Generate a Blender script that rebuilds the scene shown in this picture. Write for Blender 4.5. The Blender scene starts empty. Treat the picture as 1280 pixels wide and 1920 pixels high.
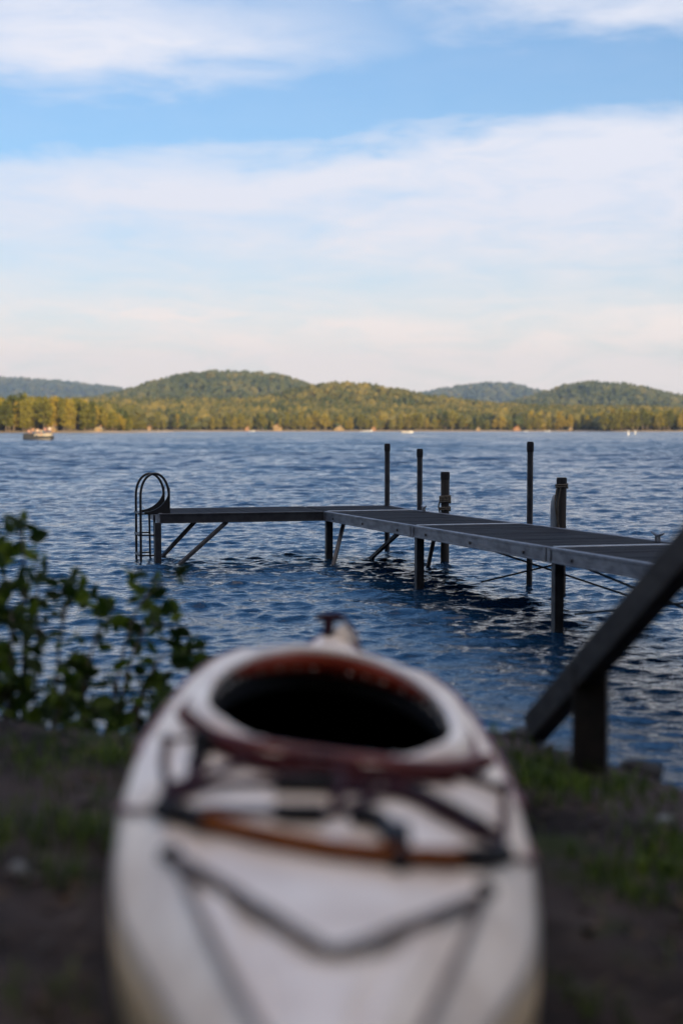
import bpy, bmesh, math, random
import numpy as np
from mathutils import Vector, Matrix, noise as mnoise

C = bpy.context.scene
COL = C.collection
R = math.radians
rng = np.random.default_rng(11)
random.seed(11)

# ------------------------------------------------------------------ camera
F = 50 / 36 * 1920                       # focal length in photo pixels
CAM = Vector((0, 0, 1.70))               # 1.70 m above the lake
TH = math.atan(154 / F)                  # the horizon lies 154 px above the middle
cd = bpy.data.cameras.new("camera")
cam = bpy.data.objects.new("camera", cd)
COL.objects.link(cam)
cam.location = CAM
cam.rotation_euler = (math.pi / 2 - TH, 0, 0)
cd.sensor_fit = 'VERTICAL'
cd.sensor_height = 36
cd.sensor_width = 24
cd.lens = 50
cd.clip_start = 0.05
cd.clip_end = 40000
cd.dof.use_dof = True
cd.dof.focus_distance = 17.5
cd.dof.aperture_fstop = 1.25
C.camera = cam

# ------------------------------------------------------------------ sun, sky, exposure
SUN_EL, SUN_AZ = 12.0, 158.0             # azimuth clockwise from +Y (view direction): behind, a little right
sd = bpy.data.lights.new("sun", 'SUN')
sd.energy = 5.0
sd.angle = R(0.5)
sd.color = (1.0, 0.74, 0.40)
sun = bpy.data.objects.new("sun", sd)
COL.objects.link(sun)
sv = Vector((math.sin(R(SUN_AZ)) * math.cos(R(SUN_EL)), math.cos(R(SUN_AZ)) * math.cos(R(SUN_EL)), math.sin(R(SUN_EL))))
sun.rotation_euler = sv.to_track_quat('Z', 'Y').to_euler()
sun.location = (20, -60, 60)

C.view_settings.view_transform = 'Standard'
C.view_settings.look = 'None'
C.view_settings.exposure = 0.55
C.view_settings.gamma = 1
C.cycles.use_denoising = True
C.cycles.max_bounces = 8
C.cycles.volume_bounces = 1
C.cycles.caustics_reflective = False
C.cycles.caustics_refractive = False


class NT:
    """small helper for node trees"""
    def __init__(self, tree):
        self.t = tree; self.n = tree.nodes; self.l = tree.links
    def new(self, typ, **kw):
        nd = self.n.new(typ)
        for k, v in kw.items():
            setattr(nd, k, v)
        return nd
    def put(self, sock, v):
        if isinstance(v, (int, float, tuple, list)):
            sock.default_value = v
        else:
            self.l.new(v, sock)
    def m(self, op, a, b=None, c=None, clamp=False):
        nd = self.new('ShaderNodeMath', operation=op, use_clamp=clamp)
        self.put(nd.inputs[0], a)
        if b is not None: self.put(nd.inputs[1], b)
        if c is not None: self.put(nd.inputs[2], c)
        return nd.outputs[0]
    def smooth(self, v, lo, hi, a=0.0, b=1.0):
        nd = self.new('ShaderNodeMapRange', interpolation_type='SMOOTHSTEP')
        self.put(nd.inputs['Value'], v)
        if hi < lo: lo, hi, a, b = hi, lo, b, a
        nd.inputs['From Min'].default_value = lo; nd.inputs['From Max'].default_value = hi
        nd.inputs['To Min'].default_value = a; nd.inputs['To Max'].default_value = b
        return nd.outputs['Result']
    def vmul(self, v, s):
        nd = self.new('ShaderNodeVectorMath', operation='MULTIPLY')
        self.put(nd.inputs[0], v); nd.inputs[1].default_value = s
        return nd.outputs[0]
    def noise(self, v, scale, detail=4, rough=0.55, dist=0.0):
        nd = self.new('ShaderNodeTexNoise')
        if v is not None: self.put(nd.inputs['Vector'], v)
        nd.inputs['Scale'].default_value = scale; nd.inputs['Detail'].default_value = detail
        nd.inputs['Roughness'].default_value = rough; nd.inputs['Distortion'].default_value = dist
        return nd.outputs['Fac']
    def mix(self, f, a, b, blend='MIX'):
        nd = self.new('ShaderNodeMix', data_type='RGBA', blend_type=blend)
        self.put(nd.inputs['Factor'], f)
        self.put(nd.inputs[6], a if not isinstance(a, tuple) or len(a) == 4 else (*a, 1))
        self.put(nd.inputs[7], b if not isinstance(b, tuple) or len(b) == 4 else (*b, 1))
        return nd.outputs[2]


world = bpy.data.worlds.new("World")
C.world = world
world.use_nodes = True
W = NT(world.node_tree)
W.n.clear()
sky = W.new('ShaderNodeTexSky', sky_type='NISHITA')
sky.sun_disc = False
sky.sun_elevation = R(SUN_EL)
sky.sun_rotation = R(SUN_AZ)
sky.air_density = 1.0
sky.dust_density = 0.6
sky.ozone_density = 2.0
tc = W.new('ShaderNodeTexCoord')
D = tc.outputs['Generated']
sep = W.new('ShaderNodeSeparateXYZ'); W.l.new(D, sep.inputs[0])
el = W.m('MULTIPLY', W.m('ARCSINE', sep.outputs[2]), 57.2958)                          # elevation, degrees
az = W.m('MULTIPLY', W.m('ARCTAN2', sep.outputs[0], sep.outputs[1]), 57.2958)          # azimuth from +Y, degrees
nA = W.noise(W.vmul(D, (4.2, 4.2, 17)), 1.0, 7, 0.56, 0.35)
nB = W.noise(W.vmul(D, (15, 11, 60)), 1.0, 6, 0.6, 0.5)
nC = W.noise(W.vmul(D, (2.0, 2.0, 5)), 1.3, 3, 0.5)
wob = W.m('ADD', W.m('MULTIPLY', W.m('SUBTRACT', nA, 0.5), 4.2), W.m('MULTIPLY', W.m('SUBTRACT', nB, 0.5), 2.0))
ew = W.m('ADD', el, wob)


def blob(a0, e0, ra, re, edge=1.0):
    """a soft bank of cloud round (azimuth, elevation), its edge broken by the noise"""
    da = W.m('DIVIDE', W.m('SUBTRACT', az, a0), ra)
    de = W.m('DIVIDE', W.m('SUBTRACT', ew, e0), re)
    r = W.m('SQRT', W.m('ADD', W.m('MULTIPLY', da, da), W.m('MULTIPLY', de, de)))
    return W.smooth(r, 1.0 + edge * 0.45, 1.0 - edge * 0.75)


def cmax(*a):
    o = a[0]
    for k in a[1:]: o = W.m('MAXIMUM', o, k)
    return o


b_line = W.m('ADD', W.m('MULTIPLY', az, 0.075), 11.3)
bank_top = W.smooth(W.m('SUBTRACT', ew, b_line), 0.55, -0.9)
bank_fade = W.smooth(W.m('ADD', el, W.m('MULTIPLY', W.m('SUBTRACT', nA, 0.5), 9.0)), 6.0, 11.0, 0.64, 1.0)
bank = W.m('MULTIPLY', bank_top, bank_fade)
c1 = W.m('MULTIPLY', blob(-10.5, 15.4, 12.0, 2.1), 0.86)
c2 = W.m('MULTIPLY', blob(11.5, 16.5, 9.5, 1.75), 0.72)
c3 = W.m('MULTIPLY', blob(-1.5, 16.8, 6.0, 0.8, 1.3), 0.40)
low = W.m('MULTIPLY', blob(1.0, 4.6, 26.0, 0.8, 1.3), 0.95)
hazeband = W.smooth(el, 10.5, 2.0, 0.0, 1.0)
upper = W.m('MULTIPLY', W.smooth(W.m('ADD', nA, W.m('MULTIPLY', nC, 0.6)), 0.50, 0.85), cmax(W.smooth(el, 56.0, 70.0), W.m('MULTIPLY', W.smooth(W.m('ABSOLUTE', az), 70, 105), W.smooth(el, 14, 20))))
upper = W.m('MULTIPLY', upper, 0.85)
streak = W.m('MULTIPLY', W.m('MULTIPLY', W.smooth(nB, 0.50, 0.72), W.smooth(el, 3.0, 7.0)), W.smooth(el, 11.5, 9.0, 0.0, 0.55))
veil = W.smooth(el, 30.0, 16.0, 0.0, 0.10)
dens = cmax(bank, c1, c2, c3, low, hazeband, upper, streak, veil)
brk = W.m('ADD', W.m('MULTIPLY', nB, 1.25), 0.36)
dens = W.m('MULTIPLY', dens, brk, clamp=True)
warm = W.smooth(el, 9.5, 2.5)
ccol = W.mix(warm, (6.1, 6.15, 6.75), (8.9, 7.5, 6.4))
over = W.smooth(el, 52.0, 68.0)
ccol = W.mix(over, ccol, (21.0, 17.6, 15.2))  # unseen overhead cloud, made extra bright to light the kayak deck
skyc = W.mix(1.0, sky.outputs[0], W.mix(W.smooth(el, 18.0, 36.0), (0.74, 0.96, 1.17), (1.02, 1.62, 2.20)), 'MULTIPLY')  # sky above the view boosted brighter and bluer for the water's reflections
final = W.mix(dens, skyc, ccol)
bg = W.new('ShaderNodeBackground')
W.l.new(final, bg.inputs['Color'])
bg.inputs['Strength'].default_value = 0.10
wo = W.new('ShaderNodeOutputWorld')
W.l.new(bg.outputs[0], wo.inputs['Surface'])


# ------------------------------------------------------------------ helpers
def ray(px, py):
    u = (px - 640) / F; v = (960 - py) / F
    return Vector((u, math.cos(TH) + math.sin(TH) * v, -math.sin(TH) + math.cos(TH) * v))


def at(px, py, Y):
    d = ray(px, py); return CAM + d * (Y / d.y)


def on_z(px, py, z):
    d = ray(px, py); return CAM + d * ((z - CAM.z) / d.z)


def tag(o, label=None, cat=None, group=None, kind=None):
    if label: o['label'] = label
    if cat: o['category'] = cat
    if group: o['group'] = group
    if kind: o['kind'] = kind
    return o


def empty(name, loc=(0, 0, 0), rz=0.0):
    o = bpy.data.objects.new(name, None)
    COL.objects.link(o)
    o.location = loc; o.rotation_euler = (0, 0, rz)
    o.empty_display_size = 0.2
    return o


def link_mesh(name, me, mat, parent=None, local=False):
    o = bpy.data.objects.new(name, me)
    COL.objects.link(o)
    if mat is not None and not me.materials: me.materials.append(mat)
    if parent is not None:
        o.parent = parent
        if not local:                       # verts were given in world space
            M = Matrix.Translation(parent_world_loc(parent)) @ Matrix.Rotation(parent_rz(parent), 4, 'Z')
            o.matrix_parent_inverse = M.inverted()
    return o


def parent_world_loc(p):
    v = Vector((0, 0, 0))
    while p is not None:
        v += Vector(p.location); p = p.parent if p.type == 'EMPTY' else None
    return v


def parent_rz(p):
    return p.rotation_euler.z if p.type == 'EMPTY' else 0.0


class MB:
    """collects shapes and links them as one mesh object"""
    def __init__(self): self.v = []; self.f = []
    def add(self, vs, fs):
        b = len(self.v)
        self.v += [tuple(v) for v in vs]; self.f += [tuple(b + i for i in f) for f in fs]
        return self
    def box(self, c, s, M=None):
        hx, hy, hz = s[0] / 2, s[1] / 2, s[2] / 2
        c = Vector(c)
        vs = [Vector((x, y, z)) for z in (-hz, hz) for y in (-hy, hy) for x in (-hx, hx)]
        vs = [c + (M @ v if M is not None else v) for v in vs]
        return self.add(vs, [(0, 2, 3, 1), (4, 5, 7, 6), (0, 1, 5, 4), (2, 6, 7, 3), (0, 4, 6, 2), (1, 3, 7, 5)])
    def bar(self, a, b, w, h, up=(0, 0, 1)):
        """rectangular bar from a to b, w across, h along up"""
        a, b = Vector(a), Vector(b); d = (b - a); L = d.length; d.normalize()
        up = Vector(up); s = d.cross(up)
        if s.length < 1e-4: s = d.cross(Vector((1, 0, 0)))
        s.normalize(); u = s.cross(d)
        M = Matrix((d, s, u)).transposed()
        return self.box((a + b) / 2, (L, w, h), M)
    def tube(self, pts, r, n=10, cap=True, closed=False):
        pts = [Vector(p) for p in pts]; k = len(pts)
        rs = r if isinstance(r, (list, tuple)) else [r] * k
        vs = []; prev = None
        for i, p in enumerate(pts):
            if closed: d = pts[(i + 1) % k] - pts[i - 1]
            else: d = pts[min(i + 1, k - 1)] - pts[max(i - 1, 0)]
            d.normalize()
            if prev is None:
                s = d.cross(Vector((0, 0, 1)))
                if s.length < 1e-3: s = d.cross(Vector((1, 0, 0)))
            else: s = prev - d * prev.dot(d)
            s.normalize(); prev = s; t = d.cross(s)
            for j in range(n):
                a = 2 * math.pi * j / n
                vs.append(p + (s * math.cos(a) + t * math.sin(a)) * rs[i])
        fs = []
        for i in range(k if closed else k - 1):
            for j in range(n):
                i2 = (i + 1) % k
                fs.append((i * n + j, i * n + (j + 1) % n, i2 * n + (j + 1) % n, i2 * n + j))
        if cap and not closed:
            fs.append(tuple(range(n - 1, -1, -1))); fs.append(tuple(range((k - 1) * n, k * n)))
        return self.add(vs, fs)
    def lathe(self, c, prof, n=16):
        c = Vector(c); vs = []; fs = []
        for (r, z) in prof:
            for j in range(n):
                a = 2 * math.pi * j / n
                vs.append(c + Vector((r * math.cos(a), r * math.sin(a), z)))
        for i in range(len(prof) - 1):
            for j in range(n):
                fs.append((i * n + j, i * n + (j + 1) % n, (i + 1) * n + (j + 1) % n, (i + 1) * n + j))
        fs.append(tuple(range(n - 1, -1, -1))); fs.append(tuple(range((len(prof) - 1) * n, len(prof) * n)))
        return self.add(vs, fs)
    def prism(self, poly, t):
        """closed polygon of 3-D points thickened by vector t (centred)"""
        t = Vector(t) / 2; n = len(poly)
        vs = [Vector(p) - t for p in poly] + [Vector(p) + t for p in poly]
        fs = [tuple(range(n - 1, -1, -1)), tuple(range(n, 2 * n))]
        fs += [(i, (i + 1) % n, n + (i + 1) % n, n + i) for i in range(n)]
        return self.add(vs, fs)
    def build(self, name, mat, parent=None, smooth=False, bevel=0.0, local=False, weld=False):
        me = bpy.data.meshes.new(name)
        me.from_pydata(self.v, [], self.f); me.validate()
        bm = bmesh.new(); bm.from_mesh(me)
        if weld: bmesh.ops.remove_doubles(bm, verts=bm.verts, dist=1e-5)
        bmesh.ops.recalc_face_normals(bm, faces=bm.faces)
        bm.to_mesh(me); bm.free()
        if smooth:
            me.polygons.foreach_set('use_smooth', [True] * len(me.polygons))
        o = link_mesh(name, me, mat, parent, local)
        if smooth:
            me.set_sharp_from_angle(angle=R(40))
        if bevel:
            m = o.modifiers.new('bevel', 'BEVEL'); m.width = bevel; m.segments = 2; m.limit_method = 'ANGLE'
        return o


def np_mesh(name, V, Fq, mat, parent=None, smooth=False, tint=None, local=True):
    """fast mesh from numpy arrays; Fq is (n,3) or (n,4)"""
    me = bpy.data.meshes.new(name)
    nv, nf, k = len(V), len(Fq), Fq.shape[1]
    me.vertices.add(nv); me.vertices.foreach_set('co', np.asarray(V, np.float32).ravel())
    me.loops.add(nf * k); me.loops.foreach_set('vertex_index', np.asarray(Fq, np.int32).ravel())
    me.polygons.add(nf)
    me.polygons.foreach_set('loop_start', np.arange(0, nf * k, k, dtype=np.int32))
    me.polygons.foreach_set('loop_total', np.full(nf, k, np.int32))
    me.polygons.foreach_set('use_smooth', np.full(nf, smooth, bool))
    me.update(calc_edges=True)
    if tint is not None:
        at_ = me.attributes.new('tint', 'FLOAT', 'POINT')
        at_.data.foreach_set('value', np.asarray(tint, np.float32))
    return link_mesh(name, me, mat, parent, local)


def copy_tree(o, parent=None):
    c = o.copy(); COL.objects.link(c)
    if parent is not None: c.parent = parent
    for ch in list(o.children):
        copy_tree(ch, c)
    return c


def spline(pts, n=40):
    """Catmull-Rom through 3-D points"""
    P = [Vector(p) for p in pts]; P = [P[0] * 2 - P[1]] + P + [P[-1] * 2 - P[-2]]
    out = []; seg = len(P) - 3; per = max(2, n // seg)
    for i in range(seg):
        p0, p1, p2, p3 = P[i:i + 4]
        for k in range(per):
            t = k / per
            out.append(0.5 * ((2 * p1) + (p2 - p0) * t + (2 * p0 - 5 * p1 + 4 * p2 - p3) * t * t + (3 * p1 - p0 - 3 * p2 + p3) * t ** 3))
    out.append(P[-2]); return out


# ------------------------------------------------------------------ materials
def mat(name, col, rough=0.6, metal=0.0, col2=None, scale=6.0, bump=0.0, bscale=None, spec=0.5, stretch=(1, 1, 1), detail=6, coat=0.0):
    m = bpy.data.materials.new(name); m.use_nodes = True
    T = NT(m.node_tree); b = T.n['Principled BSDF']
    b.inputs['Roughness'].default_value = rough; b.inputs['Metallic'].default_value = metal
    b.inputs['Specular IOR Level'].default_value = spec
    b.inputs['Coat Weight'].default_value = coat
    tc = T.new('ShaderNodeTexCoord'); v = T.vmul(tc.outputs['Object'], stretch)
    if col2 is None: col2 = tuple(c * 0.75 for c in col)
    nz = T.noise(v, scale, detail, 0.6)
    T.l.new(T.mix(T.smooth(nz, 0.32, 0.68), (*col, 1), (*col2, 1)), b.inputs['Base Color'])
    if rough < 0.95:
        T.l.new(T.smooth(nz, 0.2, 0.8, rough * 0.85, min(1, rough * 1.2)), b.inputs['Roughness'])
    if bump:
        bp = T.new('ShaderNodeBump'); bp.inputs['Strength'].default_value = 1.0; bp.inputs['Distance'].default_value = bump
        T.l.new(T.noise(v, bscale or scale * 3, 5, 0.6), bp.inputs['Height'])
        T.l.new(bp.outputs[0], b.inputs['Normal'])
    return m


def foliage_mat(name, c_lo, c_mid, c_hi, attr=True, trans=0.25):
    m = bpy.data.materials.new(name); m.use_nodes = True
    T = NT(m.node_tree); b = T.n['Principled BSDF']; out = T.n['Material Output']
    b.inputs['Roughness'].default_value = 0.7; b.inputs['Specular IOR Level'].default_value = 0.25
    if attr:
        a = T.new('ShaderNodeAttribute', attribute_name='tint'); f = a.outputs['Fac']
    else:
        oi = T.new('ShaderNodeObjectInfo'); f = oi.outputs['Random']
    tc = T.new('ShaderNodeTexCoord')
    f = T.m('ADD', f, T.m('MULTIPLY', T.m('SUBTRACT', T.noise(tc.outputs['Object'], 0.35, 3), 0.5), 0.5), clamp=True)
    rp = T.new('ShaderNodeValToRGB'); T.l.new(f, rp.inputs[0])
    e = rp.color_ramp.elements
    e[0].color = (*c_lo, 1); e[1].color = (*c_hi, 1)
    k = e.new(0.55); k.color = (*c_mid, 1)
    T.l.new(rp.outputs[0], b.inputs['Base Color'])
    tr = T.new('ShaderNodeBsdfTranslucent'); T.l.new(rp.outputs[0], tr.inputs['Color'])
    mx = T.new('ShaderNodeMixShader'); mx.inputs[0].default_value = trans
    T.l.new(b.outputs[0], mx.inputs[1]); T.l.new(tr.outputs[0], mx.inputs[2])
    T.l.new(mx.outputs[0], out.inputs['Surface'])
    return m


M = {}
M['cream'] = mat('cream_plastic', (0.74, 0.665, 0.595), 0.36, col2=(0.58, 0.49, 0.42), scale=5, bump=0.0008, bscale=25, coat=0.15)
M['hull'] = mat('tan_hull_plastic', (0.46, 0.34, 0.20), 0.45, col2=(0.38, 0.27, 0.15), scale=4, bump=0.0006, bscale=20)
M['redbrown'] = mat('red_brown_plastic', (0.16, 0.030, 0.022), 0.45, col2=(0.10, 0.018, 0.016), scale=10)
M['orange_red'] = mat('orange_red_plastic', (0.42, 0.055, 0.018), 0.5, col2=(0.34, 0.035, 0.014), scale=8)
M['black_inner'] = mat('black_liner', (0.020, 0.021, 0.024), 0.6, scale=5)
M['black_rubber'] = mat('black_rubber', (0.008, 0.008, 0.011), 0.7, scale=20, spec=0.25)
M['cord'] = mat('dark_cord', (0.024, 0.010, 0.018), 0.9, col2=(0.04, 0.016, 0.024), scale=90, spec=0.15)
M['cord_red'] = mat('maroon_cord', (0.065, 0.012, 0.012), 0.9, col2=(0.04, 0.008, 0.009), scale=80, spec=0.15)
M['cord_grey'] = mat('faded_grey_cord', (0.20, 0.175, 0.17), 0.9, col2=(0.14, 0.12, 0.12), scale=80, spec=0.15)
M['grey_strap'] = mat('grey_webbing', (0.085, 0.072, 0.07), 0.85, col2=(0.055, 0.047, 0.048), scale=120, spec=0.15)
M['brown_strap'] = mat('brown_webbing', (0.20, 0.060, 0.008), 0.9, col2=(0.12, 0.030, 0.006), scale=10, spec=0.12)
M['alu'] = mat('weathered_aluminium', (0.17, 0.18, 0.205), 0.5, 0.5, col2=(0.10, 0.105, 0.125), scale=5, bump=0.001, bscale=30, stretch=(1, 1, 3))
M['alu_dark'] = mat('dull_dark_steel', (0.045, 0.046, 0.053), 0.5, 0.4, col2=(0.022, 0.022, 0.027), scale=7, bump=0.001, bscale=40)
M['trim'] = mat('bright_aluminium_trim', (0.50, 0.51, 0.53), 0.42, 0.6, col2=(0.36, 0.37, 0.39), scale=8)
M['black_metal'] = mat('black_coated_metal', (0.016, 0.016, 0.018), 0.45, 0.2, scale=9)
M['piling'] = mat('tarred_timber', (0.018, 0.015, 0.014), 0.7, col2=(0.035, 0.028, 0.024), scale=6, bump=0.004, bscale=14, stretch=(3, 3, 0.6))
M['rope'] = mat('old_rope', (0.10, 0.085, 0.065), 0.9, col2=(0.05, 0.042, 0.035), scale=60, bump=0.003, bscale=120)
M['fender'] = mat('pale_vinyl', (0.20, 0.235, 0.28), 0.5, col2=(0.15, 0.18, 0.22), scale=7)
M['rail_wood'] = mat('dark_stained_timber', (0.015, 0.0095, 0.0075), 0.7, col2=(0.007, 0.005, 0.005), scale=5, bump=0.003, bscale=12, stretch=(4, 1, 4))
M['stone'] = mat('grey_stone', (0.016, 0.017, 0.019), 0.9, col2=(0.008, 0.008, 0.009), scale=7, bump=0.01, bscale=12)
M['pale_stone'] = mat('pale_stone', (0.16, 0.175, 0.19), 0.8, col2=(0.10, 0.11, 0.12), scale=7, bump=0.008, bscale=12)
M['stem'] = mat('shrub_bark', (0.035, 0.026, 0.018), 0.9, scale=20, bump=0.002)
M['bark'] = mat('tree_bark', (0.26, 0.20, 0.15), 0.9, col2=(0.13, 0.10, 0.075), scale=1.2, bump=0.05, bscale=2.5, stretch=(2, 2, 0.4))
M['sand'] = mat('shore_sand', (0.42, 0.31, 0.20), 0.95, col2=(0.28, 0.22, 0.13), scale=0.08)
M['forest_floor'] = mat('wooded_hill_soil', (0.030, 0.034, 0.014), 1.0, col2=(0.045, 0.042, 0.02), scale=0.02)
M['white'] = mat('white_paint', (0.72, 0.71, 0.69), 0.5, col2=(0.62, 0.61, 0.60), scale=2)
M['cream_paint'] = mat('cream_paint', (0.32, 0.23, 0.11), 0.8, col2=(0.26, 0.18, 0.09), scale=1)
M['wood_wall'] = mat('brown_siding', (0.36, 0.20, 0.10), 0.8, col2=(0.28, 0.15, 0.08), scale=1, stretch=(1, 1, 8))
M['roof_dark'] = mat('dark_shingles', (0.07, 0.06, 0.06), 0.9, col2=(0.10, 0.085, 0.08), scale=2)
M['roof_red'] = mat('rust_red_shingles', (0.36, 0.11, 0.06), 0.85, col2=(0.28, 0.09, 0.05), scale=2)
M['roof_pale'] = mat('pale_metal_roof', (0.30, 0.28, 0.22), 0.7, col2=(0.33, 0.31, 0.25), scale=1)
M['glass'] = mat('window_glass', (0.03, 0.035, 0.04), 0.1, scale=2)
M['navy'] = mat('navy_paint', (0.016, 0.022, 0.036), 0.35, scale=2)
M['pontoon'] = mat('dull_aluminium_pontoon', (0.10, 0.11, 0.12), 0.4, 0.5, scale=2)
M['fender_panel'] = mat('dull_cream_panel', (0.42, 0.37, 0.30), 0.6, scale=3)
M['skin'] = mat('skin', (0.50, 0.29, 0.19), 0.6, scale=9)
M['hair'] = mat('brown_hair', (0.05, 0.03, 0.018), 0.8, scale=9)
for k, c in dict(cloth_teal=(0.03, 0.30, 0.32), cloth_pink=(0.62, 0.26, 0.24), cloth_white=(0.75, 0.70, 0.60), cloth_maroon=(0.16, 0.05, 0.08), cloth_orange=(0.60, 0.30, 0.14), cloth_blue=(0.10, 0.14, 0.26)).items():
    M[k] = mat(k, c, 0.85, scale=5)

# deck boards: dark weathered planks, the gaps are modelled in the mesh
M['planks'] = mat('dark_weathered_boards', (0.007, 0.007, 0.009), 0.75, col2=(0.017, 0.017, 0.021), scale=3, bump=0.002, bscale=12, spec=0.08)
M['forest_far'] = foliage_mat('hill_forest', (0.040, 0.055, 0.014), (0.115, 0.105, 0.024), (0.22, 0.17, 0.036), trans=0.12)
M['forest_deep'] = foliage_mat('mountain_forest', (0.036, 0.052, 0.016), (0.080, 0.088, 0.026), (0.15, 0.13, 0.036), trans=0.1)
M['tree_leaf'] = foliage_mat('lakeside_leaves', (0.075, 0.090, 0.013), (0.23, 0.205, 0.027), (0.36, 0.27, 0.036), attr=False, trans=0.2)
M['shrub_leaf'] = foliage_mat('shrub_leaves', (0.010, 0.024, 0.003), (0.024, 0.050, 0.005), (0.10, 0.15, 0.010), trans=0.42)
M['grass'] = foliage_mat('grass_blades', (0.022, 0.050, 0.006), (0.055, 0.105, 0.009), (0.12, 0.17, 0.016), trans=0.3)
M['litter'] = foliage_mat('dry_leaves', (0.030, 0.020, 0.013), (0.055, 0.038, 0.024), (0.085, 0.055, 0.035), trans=0.1)

# soil
m = bpy.data.materials.new('dark_soil'); m.use_nodes = True; M['soil'] = m
T = NT(m.node_tree); b = T.n['Principled BSDF']; b.inputs['Roughness'].default_value = 0.95; b.inputs['Specular IOR Level'].default_value = 0.15
tc = T.new('ShaderNodeTexCoord'); o_ = tc.outputs['Object']
big = T.noise(o_, 1.7, 5, 0.6); fine = T.noise(o_, 14, 6, 0.65); mossn = T.noise(o_, 2.3, 6, 0.62, 0.4)
c0 = T.mix(T.smooth(big, 0.35, 0.65), (0.009, 0.007, 0.007), (0.052, 0.042, 0.041))
c0 = T.mix(T.smooth(fine, 0.5, 0.75, 0, 0.6), c0, (0.065, 0.053, 0.048))
c0 = T.mix(T.smooth(mossn, 0.57, 0.70, 0, 0.75), c0, (0.022, 0.034, 0.008))
T.l.new(c0, b.inputs['Base Color'])
bp = T.new('ShaderNodeBump'); bp.inputs['Distance'].default_value = 0.02
T.l.new(T.noise(o_, 22, 6, 0.65), bp.inputs['Height']); T.l.new(bp.outputs[0], b.inputs['Normal'])

# lake water
m = bpy.data.materials.new('lake_water'); m.use_nodes = True; M['water'] = m
T = NT(m.node_tree); b = T.n['Principled BSDF']
b.inputs['Base Color'].default_value = (0.004, 0.022, 0.054, 1)
b.inputs['IOR'].default_value = 1.333; b.inputs['Roughness'].default_value = 0.04
tc = T.new('ShaderNodeTexCoord'); o_ = tc.outputs['Object']
n1 = T.noise(T.vmul(o_, (0.75, 1.0, 1)), 7.5, 3, 0.55, 0.3)
n2 = T.noise(T.vmul(o_, (0.55, 1.0, 1)), 2.0, 4, 0.55, 0.3)
n3 = T.noise(T.vmul(o_, (0.35, 1.0, 1)), 0.28, 3, 0.5)
sp = T.new('ShaderNodeSeparateXYZ'); T.l.new(o_, sp.inputs[0])
farf = T.smooth(sp.outputs[1], 22, 170)
gust = T.smooth(T.noise(T.vmul(o_, (1.0, 0.55, 1)), 0.07, 5, 0.62), 0.36, 0.64, 0.45, 1.5)
n0 = T.noise(T.vmul(o_, (0.7, 1.0, 1)), 19, 3, 0.55, 0.3)
h = T.m('MULTIPLY', T.m('MULTIPLY', n1, 0.026), gust)
h = T.m('ADD', h, T.m('MULTIPLY', n0, 0.008))
bp = T.new('ShaderNodeBump'); bp.inputs['Strength'].default_value = 1.0; bp.inputs['Distance'].default_value = 1.0
T.l.new(h, bp.inputs['Height'])
# far ripples: normals tilted shoreward, standing in for wave faces that reflect bluer sky
nz = T.new('ShaderNodeTexNoise'); T.l.new(T.vmul(o_, (0.6, 1.0, 1)), nz.inputs['Vector']); nz.inputs['Scale'].default_value = 1.6; nz.inputs['Detail'].default_value = 4
sv3 = T.new('ShaderNodeSeparateXYZ'); T.l.new(nz.outputs['Color'], sv3.inputs[0])
sx_ = T.m('MULTIPLY', T.m('SUBTRACT', sv3.outputs[0], 0.5), 0.45)
sy_ = T.m('SUBTRACT', T.m('MULTIPLY', T.m('SUBTRACT', sv3.outputs[1], 0.5), 0.50), T.m('MULTIPLY', gust, 0.115))
cx3 = T.new('ShaderNodeCombineXYZ'); T.l.new(T.m('MULTIPLY', sx_, farf), cx3.inputs[0]); T.l.new(T.m('MULTIPLY', sy_, farf), cx3.inputs[1])
va = T.new('ShaderNodeVectorMath', operation='ADD'); T.l.new(bp.outputs[0], va.inputs[0]); T.l.new(cx3.outputs[0], va.inputs[1])
vn = T.new('ShaderNodeVectorMath', operation='NORMALIZE'); T.l.new(va.outputs[0], vn.inputs[0])
T.l.new(vn.outputs[0], b.inputs['Normal'])


# ------------------------------------------------------------------ lake
def grid_faces(nr, nc):
    i = np.arange(nr - 1)[:, None] * nc + np.arange(nc - 1)[None, :]
    i = i.ravel()
    return np.stack([i, i + 1, i + nc + 1, i + nc], 1)


ys = [2.2]
while ys[-1] < 330: ys.append(ys[-1] + 0.017 + 0.0017 * ys[-1])
ys = np.array(ys); nc = 480
Y = np.repeat(ys[:, None], nc, 1)
X = np.linspace(-1, 1, nc)[None, :] * (0.34 * ys[:, None] + 3.6)
wr = np.random.default_rng(5)
Z = np.zeros_like(X); DX = np.zeros_like(X); DY = np.zeros_like(X)
SPC = 0.017 + 0.0017 * Y


def add_wave(lam, ang, sl, fade):
    """one short-crested wave train: a slow envelope keeps the pattern from looking like a sine table"""
    global Z, DX, DY
    k = 2 * math.pi / lam; a = sl / k; ph = wr.random() * 6.283
    dx, dy = math.cos(ang), math.sin(ang)
    env = 0.55 + 0.75 * np.sin((X * (0.6 + wr.random()) + Y * wr.normal(0, 0.5)) / lam + wr.random() * 6.28) * np.sin(Y * (0.3 + 0.5 * wr.random()) / lam + wr.random() * 6.28)
    th = k * (X * dx + Y * dy) + ph
    q = a * fade * env
    c, s_ = np.cos(th), np.sin(th)
    Z += q * c; DX -= dx * q * 0.85 * s_; DY -= dy * q * 0.85 * s_


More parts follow.
